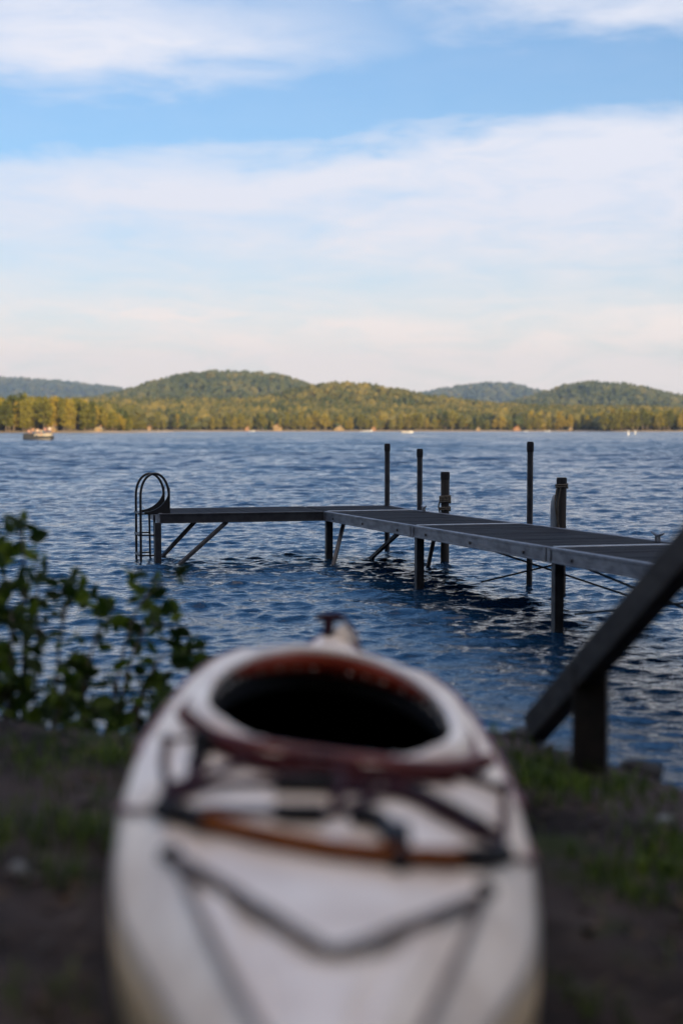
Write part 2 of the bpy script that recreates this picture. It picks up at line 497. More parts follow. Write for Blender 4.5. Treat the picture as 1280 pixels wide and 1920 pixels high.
for i in range(64):                                # chop on the near water
    lam = 0.15 * (1.15 / 0.15) ** (wr.random() ** 1.25)
    add_wave(lam, R(-97 + wr.normal(0, 29)), 0.052 * (0.6 + 0.8 * wr.random()) * (1 if lam < .5 else .65), np.clip(lam / SPC - 2.4, 0, 1))
for i in range(26):                                # longer waves farther out
    lam = 1.1 * (5.0 / 1.1) ** wr.random()
    add_wave(lam, R(-97 + wr.normal(0, 28)), 0.050 * (0.6 + 0.8 * wr.random()), np.clip(lam / SPC - 2.4, 0, 1) * np.clip((Y - 14) / 60, 0.06, 1) * np.clip(1.25 - Y / 260, .4, 1))
edge = np.clip((325 - Y) / 60, 0, 1) * np.clip((Y - 3.5) / 10, 0.45, 1)      # calmer in the lee of the bank
Z *= edge; DX *= edge; DY *= edge
V = np.stack([X + DX, Y + DY, Z], -1).reshape(-1, 3)
lake = np_mesh('lake', V, grid_faces(len(ys), nc), M['water'], smooth=True)
# the open lake beyond and beside, joined on at the same level
xl, yl = 0.34 * ys[-1] + 3.6, ys[-1]; x0 = 0.34 * ys[0] + 3.6
far = MB()
far.add([(-9000, yl, 0), (9000, yl, 0), (9000, 12000, 0), (-9000, 12000, 0)], [(0, 1, 2, 3)])
far.add([(-9000, 2.2, 0), (-x0, 2.2, 0), (-xl, yl, 0), (-9000, yl, 0)], [(0, 1, 2, 3)])
far.add([(x0, 2.2, 0), (9000, 2.2, 0), (9000, yl, 0), (xl, yl, 0)], [(0, 1, 2, 3)])
o = far.build('open_lake', M['water']); tag(o, kind='structure')
tag(lake, kind='structure')


# ------------------------------------------------------------------ shore ground
def bank_y(x):
    """where the bank drops to the water"""
    pts = [(-40, 5.2), (-3, 4.9), (-0.9, 4.62), (0.1, 5.0), (0.45, 5.45), (0.70, 5.30), (0.95, 4.95), (1.2, 4.55), (2.0, 3.9), (4, 3.4), (40, 3.0)]
    for (a, ya), (c, yc) in zip(pts, pts[1:]):
        if x <= c: return ya + (yc - ya) * (x - a) / (c - a)
    return pts[-1][1]


def ground_base(x, y):
    z = 0.675 - 0.125 * max(-1.6, min(1.6, x)) - 0.012 * (y - 3)
    return z


def ground_z(x, y):
    n = mnoise.fractal(Vector((x * 2.2, y * 2.2, 3.1)), 0.75, 2.0, 6) * 0.030 + mnoise.noise(Vector((x * 0.7, y * 0.7, 9))) * 0.03
    z = ground_base(x, y) + n
    e = y - (bank_y(x) + 0.10 * mnoise.noise(Vector((x * 2.2, 7.7, 0))) + 0.04 * mnoise.noise(Vector((x * 9, 1.7, 0))))
    if e > -0.12:
        t = min(1, (e + 0.12) / 0.55); t = t * t * (3 - 2 * t)
        z = z * (1 - t) + (-0.7) * t
    if y < -5:
        z += (-5 - y) * 0.30
    return z


gx = np.concatenate([np.linspace(-60, -6, 28)[:-1], np.linspace(-6, -2.6, 40)[:-1], np.linspace(-2.6, 2.6, 190), np.linspace(2.6, 6, 40)[1:], np.linspace(6, 60, 28)[1:]])
gy = np.concatenate([np.linspace(-30, -2, 24)[:-1], np.linspace(-2, 0.6, 30)[:-1], np.linspace(0.6, 6.4, 210)])
GV = np.array([(x, y, ground_z(x, y)) for y in gy for x in gx])
ground = np_mesh('ground', GV, grid_faces(len(gy), len(gx)), M['soil'], smooth=True)
tag(ground, kind='structure')


def scatter_mesh(P, N_len, wid, lean, tints, seg_bend=0.35):
    """little two-quad blades standing on points P"""
    n = len(P); ang = rng.random(n) * 6.283
    d = np.stack([np.cos(ang), np.sin(ang), np.zeros(n)], 1); s = np.stack([-np.sin(ang), np.cos(ang), np.zeros(n)], 1)
    up = np.array([0, 0, 1.0])
    L = N_len[:, None]; w = wid[:, None]; le = lean[:, None]
    a = P - s * w; b_ = P + s * w
    mid = P + up * L * 0.6 + d * L * le * 0.35
    top = P + up * L * (1 - le * 0.35) + d * L * le
    V = np.stack([a, b_, mid + s * w * 0.8, mid - s * w * 0.8, top + s * w * 0.1, top - s * w * 0.1], 1).reshape(-1, 3)
    i = np.arange(n)[:, None] * 6
    Fq = np.concatenate([i + np.array([[0, 1, 2, 3]]), i + np.array([[3, 2, 4, 5]])])
    return V, Fq, np.repeat(tints, 6)


P = []
for (px, py, r, n) in [(40, 1415, .30, 420), (220, 1405, .22, 260), (135, 1545, .10, 90), (20, 1570, .18, 200), (1010, 1440, .14, 220), (1060, 1490, .20, 420), (1000, 1500, .12, 200), (1150, 1480, .14, 160),
                       (1230, 1640, .14, 330), (1270, 1600, .12, 260), (1200, 1690, .10, 150), (1100, 1880, .08, 60), (1130, 1640, .07, 60), (180, 1580, .09, 120), (110, 1650, .08, 60), (90, 1890, .08, 60), (960, 1370, .10, 120)]:
    g = on_z(px, py, 0.66)
    for _ in range(3): g = on_z(px, py, ground_base(g.x, g.y))
    for _ in range(n):
        q = rng.normal(0, 1, 2) * r * (0.35 + .6 * rng.random())
        x, y = g.x + q[0], g.y + q[1]
        P.append((x, y, ground_z(x, y) - 0.004))
for _ in range(900):
    x = rng.uniform(-2.6, 2.6); y = rng.uniform(1.0, bank_y(x) + 0.05)
    P.append((x, y, ground_z(x, y) - 0.004))
P = np.array(P); P = P[rng.random(len(P)) < .55]; n = len(P)
V, Fq, t = scatter_mesh(P, rng.uniform(0.025, 0.075, n), rng.uniform(0.0025, 0.005, n), rng.uniform(0.1, 0.9, n), rng.random(n))
tag(np_mesh('grass', V, Fq, M['grass'], tint=t), 'sparse green grass tufts in the dark soil of the bank', 'grass', kind='stuff')
# leaf litter: small curled leaves lying flat
n = 2600
lx = rng.uniform(-2.7, 2.7, n); ly = rng.uniform(0.7, 5.2, n)
P = np.array([(x, y, ground_z(x, y) + 0.006) for x, y in zip(lx, ly) if y < bank_y(x)]); n = len(P)
ang = rng.random(n) * 6.28; L = rng.uniform(0.012, 0.034, n)[:, None]
d = np.stack([np.cos(ang), np.sin(ang), rng.normal(0, .25, n)], 1) * L; s = np.stack([-np.sin(ang), np.cos(ang), rng.normal(0, .25, n)], 1) * L * 0.55
V = np.stack([P - d, P + s, P + d, P - s], 1).reshape(-1, 3)
Fq = np.arange(n * 4).reshape(-1, 4)
tag(np_mesh('leaf_litter', V, Fq, M['litter'], tint=np.repeat(rng.random(n), 4)), 'dry brown fallen leaves scattered over the bank', 'leaves', kind='stuff')


def stone(name, p, s, m, label, group=None, seed=0):
    bm = bmesh.new(); bmesh.ops.create_icosphere(bm, subdivisions=3, radius=1)
    for v in bm.verts:
        k = 1 + 0.35 * mnoise.noise(v.co * 1.1 + Vector((seed * 3.1, 0, 0))) + 0.10 * mnoise.noise(v.co * 3.3 + Vector((0, seed, 0)))
        v.co = Vector((v.co.x * s[0], v.co.y * s[1], v.co.z * s[2])) * k
    me = bpy.data.meshes.new(name); bm.to_mesh(me); bm.free()
    me.polygons.foreach_set('use_smooth', [True] * len(me.polygons))
    o = link_mesh(name, me, m); o.location = p; o.rotation_euler = (0, 0, seed * 1.7)
    tag(o, label, 'stone', group); return o


for i, (px, py, s, mk, lb) in enumerate([
        (36, 1643, (.020, .022, .016), 'pale_stone', 'small pale stone on the dark soil left of the kayak'),
        (1247, 1562, (.022, .024, .014), 'pale_stone', 'small pale stone beside the grass right of the kayak')]):
    g = on_z(px, py, 0.66)
    for _ in range(3): g = on_z(px, py, ground_base(g.x, g.y))
    stone('stone', (g.x, g.y, ground_z(g.x, g.y) + s[2] * 0.5), s, M[mk], lb, None, i)
edge_stones = [(0.69, .12, .09, .05, 'flat dark stone under the lower end of the railing'), (1.02, .10, .08, .05, 'dark stone right of the railing post foot')]
for i, (x, a, b_, c_, lb) in enumerate(edge_stones):
    y = bank_y(x) - 0.03
    stone('stone', (x, y, ground_z(x, y - .06) + 0.012), (a * .8, b_ * .8, c_ * .7), M['stone'], lb, 'stones along the bank edge', i + 4)

# ------------------------------------------------------------------ kayak
KX = -0.025; ROLL = math.tan(R(7.6))
HW = [(0.95, .012), (1.05, .055), (1.25, .085), (1.42, .112), (1.575, .145), (1.70, .184), (1.84, .238), (2.01, .300), (2.16, .333), (2.43, .360), (2.72, .366), (3.06, .364), (3.47, .354), (3.80, .325), (4.05, .270), (4.28, .180), (4.48, .085), (4.62, .038), (4.68, .010)]


def lerp(tab, x):
    if x <= tab[0][0]: return tab[0][1]
    for (a, va), (c, vc) in zip(tab, tab[1:]):
        if x <= c:
            t = (x - a) / (c - a); return va + (vc - va) * t
    return tab[-1][1]


_hy = np.array([p[0] for p in HW]); _hv = np.array([p[1] for p in HW])


def half_w(y):                                    # smoothed
    return sum(lerp(HW, min(4.68, max(0.95, y + d))) * w for d, w in ((-.06, .25), (0, .5), (.06, .25))) if 1.05 < y < 4.6 else lerp(HW, y)


def sheer(y):
    return 1.035 - 0.050 * max(0, min(1, (y - 4.05) / 0.45)) + 0.055 * max(0, (y - 4.42) / .26) - 0.083 * max(0, min(1, (2.75 - y) / .6))


def crown(y):
    return lerp([(0.9, .03), (1.2, .09), (1.7, .130), (2.15, .130), (2.45, .092), (2.75, .066), (3.1, .060), (3.5, .055), (3.7, .040), (4.0, .025), (4.4, .020), (4.68, .01)], y)


def ridge_t(y):                                   # half width of the flat panel on the near deck, as a share of the half width
    return lerp([(1.2, .25), (1.57, .36), (2.16, .63), (2.6, .70)], y)


def deck_z(x, y):
    hw = half_w(y); t = (x - KX) / max(hw, 1e-3); a = min(1, abs(t))
    c = crown(y)
    if y < 2.55:
        f = 1 if y < 2.3 else (2.55 - y) / .25
        rt = ridge_t(y)
        flat = 0.92 if a < rt else 0.92 * max(0, 1 - ((a - rt) / (1 - rt)) ** 1.7)
        groove = -0.10 * math.exp(-((a - rt) / 0.075) ** 2)
        p1 = flat + groove
        p0 = max(0, 1 - a ** 2.4)
        prof = p1 * f + p0 * (1 - f)
    else:
        prof = max(0, 1 - a ** 2.4)
    return sheer(y) + c * prof - ROLL * (x - KX)


def on_deck(px, py, lift=0.004):
    """the deck point seen at a photo pixel"""
    d = ray(px, py); s = 0.9 / d.y; step = 0.01
    p = CAM + d * s
    while s < 8:
        p = CAM + d * s
        if abs(p.x - KX) < half_w(p.y) and p.z < deck_z(p.x, p.y) + lift: break
        if p.z < 0.6: break
        s += step / 2
    hw = half_w(p.y) * 0.995
    x = max(KX - hw, min(KX + hw, p.x))
    return Vector((x, p.y, deck_z(x, p.y) + lift))


CY, CA_N, CA_F, CB = 3.06, 0.40, 0.60, 0.258      # cockpit: widest at CY, near and far half lengths, half width


def cock(ang, k=1.0, grow=0.0):
    c, s = math.cos(ang), math.sin(ang)
    ca = CA_F if s > 0 else CA_N
    ex = 0.90 if s < 0 else 1.0
    return (KX + (CB * k + grow) * math.copysign(abs(c) ** ex, c), CY + (ca * k + grow) * math.copysign(abs(s) ** ex, s))


kayak = empty('kayak', (KX, 2.8, 0.68))
tag(kayak, 'cream kayak with maroon trim lying on the bank, bow towards the lake', 'kayak')
# deck
nS, nT = 150, 49
kys = np.linspace(0.95, 4.68, nS)
dv = []; 
for y in kys:
    hw = half_w(y)
    for j in range(nT):
        t = -1 + 2 * j / (nT - 1)
        x = KX + hw * t
        dv.append((x, y, deck_z(x, y)))
fs = []
for q in grid_faces(nS, nT):
    cx = sum(dv[i][0] for i in q) / 4 - KX; cy = sum(dv[i][1] for i in q) / 4 - CY
    ca = CA_F if cy > 0 else CA_N
    if (cx / (CB + .012)) ** 2 + (cy / (ca + .012)) ** 2 < 1: continue
    fs.append(tuple(q))
deck = MB().add(dv, fs).build('deck', M['cream'], kayak, smooth=True)
deck.modifiers.new('thick', 'SOLIDIFY').thickness = 0.006
# hull shell
nU = 28; hv = []
for y in kys:
    hw = half_w(y); t0 = (y - 0.95) / 3.73
    dep = 0.30 * min(1, (1 - abs(2 * t0 - 1) ** 3.0) ** 0.6 + 0.02)
    for j in range(nU + 1):
        a = math.pi * j / nU
        cx = -math.cos(a); sx = math.sin(a)
        x = KX + hw * math.copysign(abs(cx) ** 0.75, cx) * (1.0 + 0.03 * sx)
        z = sheer(y) - dep * sx ** 0.62 - ROLL * (x - KX)
        hv.append((x, y, z - 0.004))
hull = MB().add(hv, [tuple(q) for q in grid_faces(nS, nU + 1)]).build('hull', M['hull'], kayak, smooth=True)
hull.modifiers.new('thick', 'SOLIDIFY').thickness = 0.006
# dark liner inside the hull
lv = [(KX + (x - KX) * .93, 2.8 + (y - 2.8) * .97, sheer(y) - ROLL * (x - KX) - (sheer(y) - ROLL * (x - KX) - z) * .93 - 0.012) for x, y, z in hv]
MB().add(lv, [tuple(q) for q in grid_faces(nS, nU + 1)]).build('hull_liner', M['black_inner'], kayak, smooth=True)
# coaming: a rounded lip, a red wall inside it
nA_ = 96
prof = [(0.050, -0.012), (0.047, 0.016), (0.040, 0.034), (0.028, 0.044), (0.012, 0.045), (0.002, 0.039), (0.0, 0.026)]
cv = []; cf = []
def rim_z(x, y): return deck_z(x, y)
for i in range(nA_):
    a = 2 * math.pi * i / nA_
    for (g, z) in prof:
        x, y = cock(a, 1, g)
        xr, yr = cock(a, 1, 0.05)
        lift = 0.014 if math.sin(a) > 0 else 0.014
        cv.append((x, y, sheer(yr) + 0.026 + 0.030 * max(0, math.sin(a)) + z - ROLL * (x - KX)))
np_ = len(prof)
for i in range(nA_):
    for j in range(np_ - 1):
        cf.append((i * np_ + j, ((i + 1) % nA_) * np_ + j, ((i + 1) % nA_) * np_ + j + 1, i * np_ + j + 1))
coam = MB().add(cv, cf).build('cockpit_rim', M['cream'], kayak, smooth=True)
wv = []; wf = []
nW = 50
for i in range(nW):
    a = R(24) + R(132) * i / (nW - 1)
    k = math.sin(math.pi * i / (nW - 1)) ** .5
    for (g, z) in ((0.004, 0.030), (0.008, 0.030 - .026 * k), (0.010, 0.028 - .062 * k)):
        x, y = cock(a, 1, g); yr = cock(a, 1, .05)[1]
        wv.append((x, y, sheer(yr) + 0.026 + 0.030 * max(0, math.sin(a)) + z - ROLL * (x - KX)))
for i in range(nW - 1):
    for j in range(2):
        wf.append((i * 3 + j, (i + 1) * 3 + j, (i + 1) * 3 + j + 1, i * 3 + j + 1))
wall = MB().add(wv, wf).build('cockpit_wall', M['orange_red'], kayak, smooth=True)
wall.modifiers.new('thick', 'SOLIDIFY').thickness = 0.004
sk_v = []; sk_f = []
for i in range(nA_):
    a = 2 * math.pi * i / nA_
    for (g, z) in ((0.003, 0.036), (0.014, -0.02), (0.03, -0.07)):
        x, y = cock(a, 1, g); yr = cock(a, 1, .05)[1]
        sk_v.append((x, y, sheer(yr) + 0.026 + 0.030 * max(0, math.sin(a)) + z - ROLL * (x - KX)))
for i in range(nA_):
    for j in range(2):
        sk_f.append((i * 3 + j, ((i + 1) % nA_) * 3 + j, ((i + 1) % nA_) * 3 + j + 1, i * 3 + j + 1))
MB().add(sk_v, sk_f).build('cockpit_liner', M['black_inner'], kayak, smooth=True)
# maroon seam round the foot of the rim and along the gunwale
pts = []
for i in range(nA_):
    a = 2 * math.pi * i / nA_
    x, y = cock(a, 1, 0.054); pts.append((x, y, deck_z(x, y) + 0.006))
MB().tube(pts, 0.010, 8, closed=True).build('rim_seam', M['redbrown'], kayak, smooth=True)
for sg in (-1, 1):
    pts = [(KX + sg * (half_w(y) + 0.002), y, sheer(y) - 0.006 - ROLL * sg * half_w(y)) for y in np.linspace(2.7, 4.66, 60)]
    MB().tube(pts, 0.010, 6).build('gunwale_seam', M['redbrown'], kayak, smooth=True)
# seat
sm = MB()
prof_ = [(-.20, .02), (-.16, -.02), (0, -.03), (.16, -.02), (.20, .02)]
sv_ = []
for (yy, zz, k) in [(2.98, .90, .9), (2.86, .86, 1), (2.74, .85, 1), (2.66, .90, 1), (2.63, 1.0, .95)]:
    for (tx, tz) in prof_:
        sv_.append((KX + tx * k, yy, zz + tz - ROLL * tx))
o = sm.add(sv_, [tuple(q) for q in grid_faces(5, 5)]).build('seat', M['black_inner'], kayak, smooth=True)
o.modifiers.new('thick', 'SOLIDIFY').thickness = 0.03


def deck_path(px_list, lift=0.006, n=40):
    return [on_deck(p.x, p.y, lift) for p in spline([(x, y, 0) for x, y in px_list], n)]


def fitting(px, py, r=0.016, h=0.02, mname='black_rubber'):
    p = on_deck(px, py, 0)
    mb = MB().lathe((p.x, p.y, p.z - 0.004), [(r, 0), (r, h * .4), (r * .8, h * .75), (r * .45, h)], 14)
    return mb.build('deck_fitting', M[mname], kayak, smooth=True)


# cords behind the cockpit
for pl, r, mk in [([(345, 1340), (400, 1382), (480, 1416), (560, 1436), (660, 1446), (760, 1450), (850, 1446), (912, 1430)], .0125, 'cord_red'),
                  ([(318, 1490), (345, 1474), (441, 1434), (556, 1418), (633, 1424), (742, 1470), (830, 1518), (930, 1560)], .0075, 'cord'),
                  ([(310, 1500), (400, 1475), (520, 1466), (640, 1470), (760, 1452), (850, 1450), (940, 1478)], .0075, 'cord'),
                  ([(330, 1523), (430, 1518), (530, 1523), (620, 1524), (690, 1500), (742, 1480), (860, 1540), (935, 1590)], .0075, 'cord'),
                  ([(312, 1390), (306, 1430), (312, 1470), (305, 1500)], .0075, 'cord'), ([(312, 1388), (350, 1384), (385, 1380)], .0045, 'cord'),
                  ([(944, 1482), (946, 1530), (938, 1590)], .0075, 'cord'), ([(640, 1478), (758, 1492), (830, 1528), (906, 1568)], .009, 'cord'), ([(638, 1444), (634, 1478), (630, 1512)], .011, 'cord'), ([(400, 1402), (480, 1438), (580, 1456), (700, 1462), (850, 1464)], .006, 'cord_red'), ([(330, 1616), (368, 1700), (415, 1800), (478, 1918), (520, 1990)], .0065, 'cord_grey'), ([(904, 1688), (880, 1750), (845, 1830), (802, 1918), (770, 1990)], .0065, 'cord_grey'), ([(318, 1488), (352, 1468), (372, 1440)], .012, 'cord')]:
    MB().tube(deck_path(pl, r + .002), r, 8).build('bungee_cord', M[mk], kayak, smooth=True)
for pl in [[(515, 1467), (575, 1468), (636, 1471)], [(770, 1482), (845, 1520), (905, 1553)], [(522, 1524), (565, 1525), (608, 1525)], [(664, 1532), (690, 1530), (712, 1538), (733, 1562), (748, 1600), (750, 1618)]]:
    MB().tube(deck_path(pl, .016, 14), .0155, 10).build('cord_sleeve', M['black_rubber'], kayak, smooth=True)
for (px, py, r, h, mk) in [(345, 1340, .018, .022, 'redbrown'), (912, 1430, .018, .022, 'redbrown'), (312, 1390, .012, .016, 'cord'), (380, 1412, .022, .050, 'black_rubber'), (372, 1436, .020, .03, 'black_rubber'), (335, 1486, .020, .024, 'black_rubber'),
                           (944, 1482, .012, .02, 'black_rubber'), (938, 1592, .014, .018, 'black_rubber'), (320, 1606, .018, .02, 'black_rubber'), (908, 1676, .018, .02, 'black_rubber'), (596, 1594, .013, .016, 'black_rubber')]:
    fitting(px, py, r, h, mk)


def flat_strap(name, px_list, w, mname, lift=0.007, n=60, parent=kayak):
    c = deck_path(px_list, lift, n); vs = []
    for i, p in enumerate(c):
        d = (c[min(i + 1, len(c) - 1)] - c[max(i - 1, 0)]).normalized()
        s = d.cross(Vector((0, 0, 1))).normalized() * w / 2
        vs += [p - s, p + s]
    mb = MB().add(vs, [(2 * i, 2 * i + 1, 2 * i + 3, 2 * i + 2) for i in range(len(c) - 1)])
    o = mb.build(name, M[mname], parent, smooth=True)
    o.modifiers.new('thick', 'SOLIDIFY').thickness = 0.004
    return o


c = deck_path([(322, 1522), (400, 1544), (500, 1569), (600, 1588), (700, 1601), (790, 1607), (860, 1608), (936, 1604)], .016, 60)
st = MB().tube(c, .0145, 12).build('grab_bar', M['brown_strap'], kayak, smooth=True)
st['label'] = 'orange brown bar across the deck with black ends'
for pl in [[(302, 1517), (340, 1527), (392, 1542)], [(862, 1608), (900, 1608), (945, 1603)]]:
    MB().tube(deck_path(pl, .016, 14), .018, 12).build('bar_end', M['black_rubber'], st, smooth=True)
for pl in [[(218, 1518), (258, 1515), (305, 1517)], [(945, 1605), (975, 1608), (1003, 1614)]]:
    flat_strap('strap_tail', pl, .022, 'redbrown', .006, 16)
p = on_deck(742, 1588, .012)
MB().box(p + Vector((0, 0, .014)), (.042, .085, .030)).build('strap_buckle', M['black_rubber'], kayak, bevel=.004)
vs_ = flat_strap('carry_strap', [(322, 1606), (400, 1650), (480, 1700), (560, 1752), (615, 1780), (680, 1768), (760, 1737), (840, 1704), (908, 1678)], .027, 'grey_strap', .010)
# bow carry handle
bz = sheer(4.62) + 0.008
hnd = MB().tube([(KX - .060, 4.60, bz + .054), (KX - .03, 4.60, bz + .057), (KX + .01, 4.60, bz + .057), (KX + .036, 4.60, bz + .055)], [.010, .014, .014, .010], 12).build('carry_handle', M['cord'], kayak, smooth=True)
MB().tube([(KX - .015, 4.59, bz + .052), (KX - .018, 4.59, bz + .02), (KX - .026, 4.59, bz - .05)], [.020, .017, .020], 10).build('handle_stem', M['cord'], hnd, smooth=True)
MB().tube([(KX + .034, 4.60, bz + .054), (KX + .060, 4.55, bz + .022), (KX + .088, 4.44, bz - .034)], .006, 8).build('handle_cord', M['cord'], hnd, smooth=True)
MB().lathe((KX + .034, 4.61, bz - .05), [(.056, 0), (.048, .04), (.034, .068), (.016, .082)], 16).build('bow_cap', M['cream'], kayak, smooth=True)

# ------------------------------------------------------------------ stair railing at the right
rail_t = empty('stair_railing', (0.83, 4.72, 0.5))
tag(rail_t, 'dark timber stair railing on a thick post at the bank edge', 'railing')
lo, hi = at(1002, 1366, 5.15), at(1294, 1030, 3.95)
hi2 = lo + (hi - lo) * 1.9
MB().bar(lo, hi2, 0.072, 0.104).build('handrail', M['rail_wood'], rail_t, bevel=.006)
pt = at(1107, 1250, 4.70); pb = ground_z(pt.x, pt.y) - .25
MB().bar((pt.x, pt.y, pb), (pt.x, pt.y, lo.z + (hi.z - lo.z) * (5.15 - 4.70) / 1.20 + .03), 0.115, 0.068, up=(0.3, 1, 0)).build('post', M['rail_wood'], rail_t, bevel=.006)
p2 = lo + (hi - lo) * 1.55
MB().bar((p2.x, p2.y, ground_z(p2.x, p2.y) - .2), (p2.x, p2.y, p2.z - .04), 0.115, 0.125, up=(0.3, 1, 0)).build('post', M['rail_wood'], rail_t, bevel=.006)

# ------------------------------------------------------------------ dock
A = Vector((-0.213, 18.9, 0)); rv = Vector((0.966, 0.259, 0)); uv = Vector((0.259, -0.966, 0))
WD = 1.24
def dz(s): return 0.617 + 0.0155 * max(0, s)                  # deck height rises towards the shore
def dk(s, t, dh=0.0): return A + uv * s + rv * t + Vector((0, 0, dz(s) + dh))


dock = empty('dock', (A.x, A.y, 0), 0)
tag(dock, 'grey aluminium dock with dark boards turning left at its far end', 'dock')


def section(s0, s1, t0, t1, along='s'):
    """one dock section: boards across it, a deep edge beam on each side, a bright trim at each end"""
    pl = MB()
    if along == 's':
        n = max(2, round((s1 - s0) / 0.142)); st_ = (s1 - s0) / n
        for i in range(n):
            a, b_ = s0 + i * st_ + .004, s0 + (i + 1) * st_ - .004
            c = [dk(a, t0 + .03), dk(b_, t0 + .03), dk(b_, t1 - .03), dk(a, t1 - .03)]
            j = rng.uniform(-.0015, .0015)
            pl.prism([q + Vector((0, 0, -.013 + j)) for q in c], (0, 0, .026))
    else:
        n = max(2, round((t1 - t0) / 0.142)); st_ = (t1 - t0) / n
        for i in range(n):
            a, b_ = t0 + i * st_ + .004, t0 + (i + 1) * st_ - .004
            c = [dk(s0 + .03, a), dk(s1 - .03, a), dk(s1 - .03, b_), dk(s0 + .03, b_)]
            j = rng.uniform(-.0015, .0015)
            pl.prism([q + Vector((0, 0, -.013 + j)) for q in c], (0, 0, .026))
    sec = pl.build('deck_section', M['planks'], dock)
    return sec


H = 0.125
def beam(sec, p, q, w=.045, m='alu', ext=0.0):
    d = (q - p).normalized()
    b_ = MB()
    off = Vector((0, 0, -H / 2 + .004))
    b_.bar(p + off - d * ext, q + off + d * ext, w, H)
    b_.bar(p + Vector((0, 0, -.010)) , q + Vector((0, 0, -.010)), w + .012, .022)      # rolled top lip
    b_.bar(p + Vector((0, 0, -H + .010)), q + Vector((0, 0, -H + .010)), w + .010, .016)  # bottom flange
    return b_.build('edge_beam', M[m], sec, bevel=.003)


def trim(sec, p, q, w=.05):
    return MB().bar(p + Vector((0, 0, .002)), q + Vector((0, 0, .002)), w, .012).build('end_trim', M['trim'], sec, bevel=.002)


SB, SC, SD = 3.80, 7.45, 11.1
left_len = 2.2
secL = section(-1.22, 0, -left_len, 0, 't')
beam(secL, dk(0, -left_len, 0), dk(0, -.03, 0), m='alu_dark'); beam(secL, dk(-1.22, -left_len, 0), dk(-1.22, 0, 0), m='alu_dark')
beam(secL, dk(-1.19, -left_len + .02), dk(-.03, -left_len + .02))
sec0 = section(-1.22, 0, 0, WD)
beam(sec0, dk(-1.22, WD), dk(0, WD)); beam(sec0, dk(-1.22, 0.03), dk(-1.22, WD - .03)); trim(sec0, dk(0, .03), dk(0, WD - .03), .03)
for (a, b_) in ((0, SB), (SB, SC), (SC, SD), (SD, SD + 3.05)):
    sx = section(a, b_, 0, WD)
    beam(sx, dk(a + .008, 0), dk(b_ - .008, 0)); beam(sx, dk(a + .008, WD), dk(b_ - .008, WD))
    trim(sx, dk(a + .03, .03), dk(a + .03, WD - .03), .055)
    for s_ in (a + .05, b_ - .05):                                # splice plates at each joint
        MB().bar(dk(s_, -.030, .004), dk(s_, -.030, -H), .004, .07, up=uv).build('splice_plate', M['alu'], sx)
    for s_ in np.linspace(a + .5, b_ - .5, 3):
        p = dk(s_, -.027, -.075); MB().tube([p, p - rv * .012], .014, 8).build('bolt', M['alu_dark'], sx)


def leg(s, t, top, r=.04, square=True, cap=True, m='alu_dark', bottom=-.8):
    p = dk(s, t)
    if square:
        o = MB().bar((p.x, p.y, bottom), (p.x, p.y, top), 2 * r, 2 * r, up=uv).build('leg', M[m], dock, bevel=.004)
    else:
        o = MB().lathe((p.x, p.y, bottom), [(r, 0), (r, top - bottom)], 18).build('leg', M[m], dock, smooth=True)
    if cap:
        c = MB().lathe((p.x, p.y, top - .10), [(r * 1.16, 0), (r * 1.16, .095), (r * .9, .112)], 18)
        c.build('cap', M['black_rubber'], o, smooth=True)
    return o


def top_at(s, t, py):                                             # height of a pixel row at a dock place
    p = dk(s, t); d = ray(640, py); return CAM.z + d.z * p.y / d.y


# legs below the near edge (square tube)
leg(0.03, -left_len - .035, dz(0) - .11, .040, cap=False)
leg(0.03, 0.04, dz(0) - .11, .044, cap=False)
leg(SB + .05, 0.05, dz(SB) - .115, .042, cap=False)
leg(SC + .05, 0.05, dz(SC) - .115, .040, cap=False)
leg(SD + .05, 0.05, dz(SD) - .115, .046, cap=False, m='alu')
# tall pipe legs on the far edge
leg(-1.17, WD - .03, top_at(-1.17, WD, 833), .037, False)
leg(0.06, WD + .055, top_at(0.06, WD, 843), .037, False)
leg(3.9, WD + .055, top_at(3.9, WD, 830), .033, False)


def brace(p, q, r=.022):
    return MB().bar(p, q, r * 2, r * 2).build('brace', M['alu_dark'], dock, bevel=.003)


def wat(px, py, zoff=-.25, k=1.0):                                # a point a little below the water line seen at a pixel
    return on_z(px, py, 0.0)


def brace_px(p_hi, px, py):
    """brace from a point under the deck through the waterline point at a pixel, on below the surface"""
    w = on_z(px, py, 0.0); d = (w - p_hi); return brace(p_hi, w + d.normalized() * .35)


brace_px(dk(-.95, -1.55, -.12), 302, 1046)
brace_px(dk(-.05, -1.32, -.12), 337, 1058)
brace_px(dk(.5, .12, -.12), 625, 1058)
brace_px(dk(1.66, .60, -.12), 694, 1048)
brace_px(dk(1.53, 1.04, -.12), 802, 1062)


def cable(p, q):
    return MB().tube([p, q], .010, 6).build('cross_cable', M['black_metal'], dock, smooth=True)


cable(dk(SB + .05, WD * .5, -.20), dk(SC - .9, WD, -.55)); cable(dk(SB + .1, WD * .6, -.62), dk(SC - 1.4, WD * .8, -.20))
cable(dk(SC + .1, WD * .2, -.16), dk(SD, WD * .45, -.62)); cable(dk(SC + .1, WD * .15, -.55), dk(SD - .9, .25, -.14))


def cleat(s, t, L=.20):
    p = dk(s, t, .006)
    mb = MB()
    for sg in (-1, 1):
        mb.tube([p + uv * sg * .028, p + uv * sg * .026 + Vector((0, 0, .045))], [.016, .011], 10)
    mb.tube([p - uv * L / 2 + Vector((0, 0, .075)), p - uv * L * .3 + Vector((0, 0, .062)), p + Vector((0, 0, .048)), p + uv * L * .3 + Vector((0, 0, .062)), p + uv * L / 2 + Vector((0, 0, .075))], [.007, .011, .014, .011, .007], 10)
    return mb.build('cleat', M['alu'], dock, smooth=True)


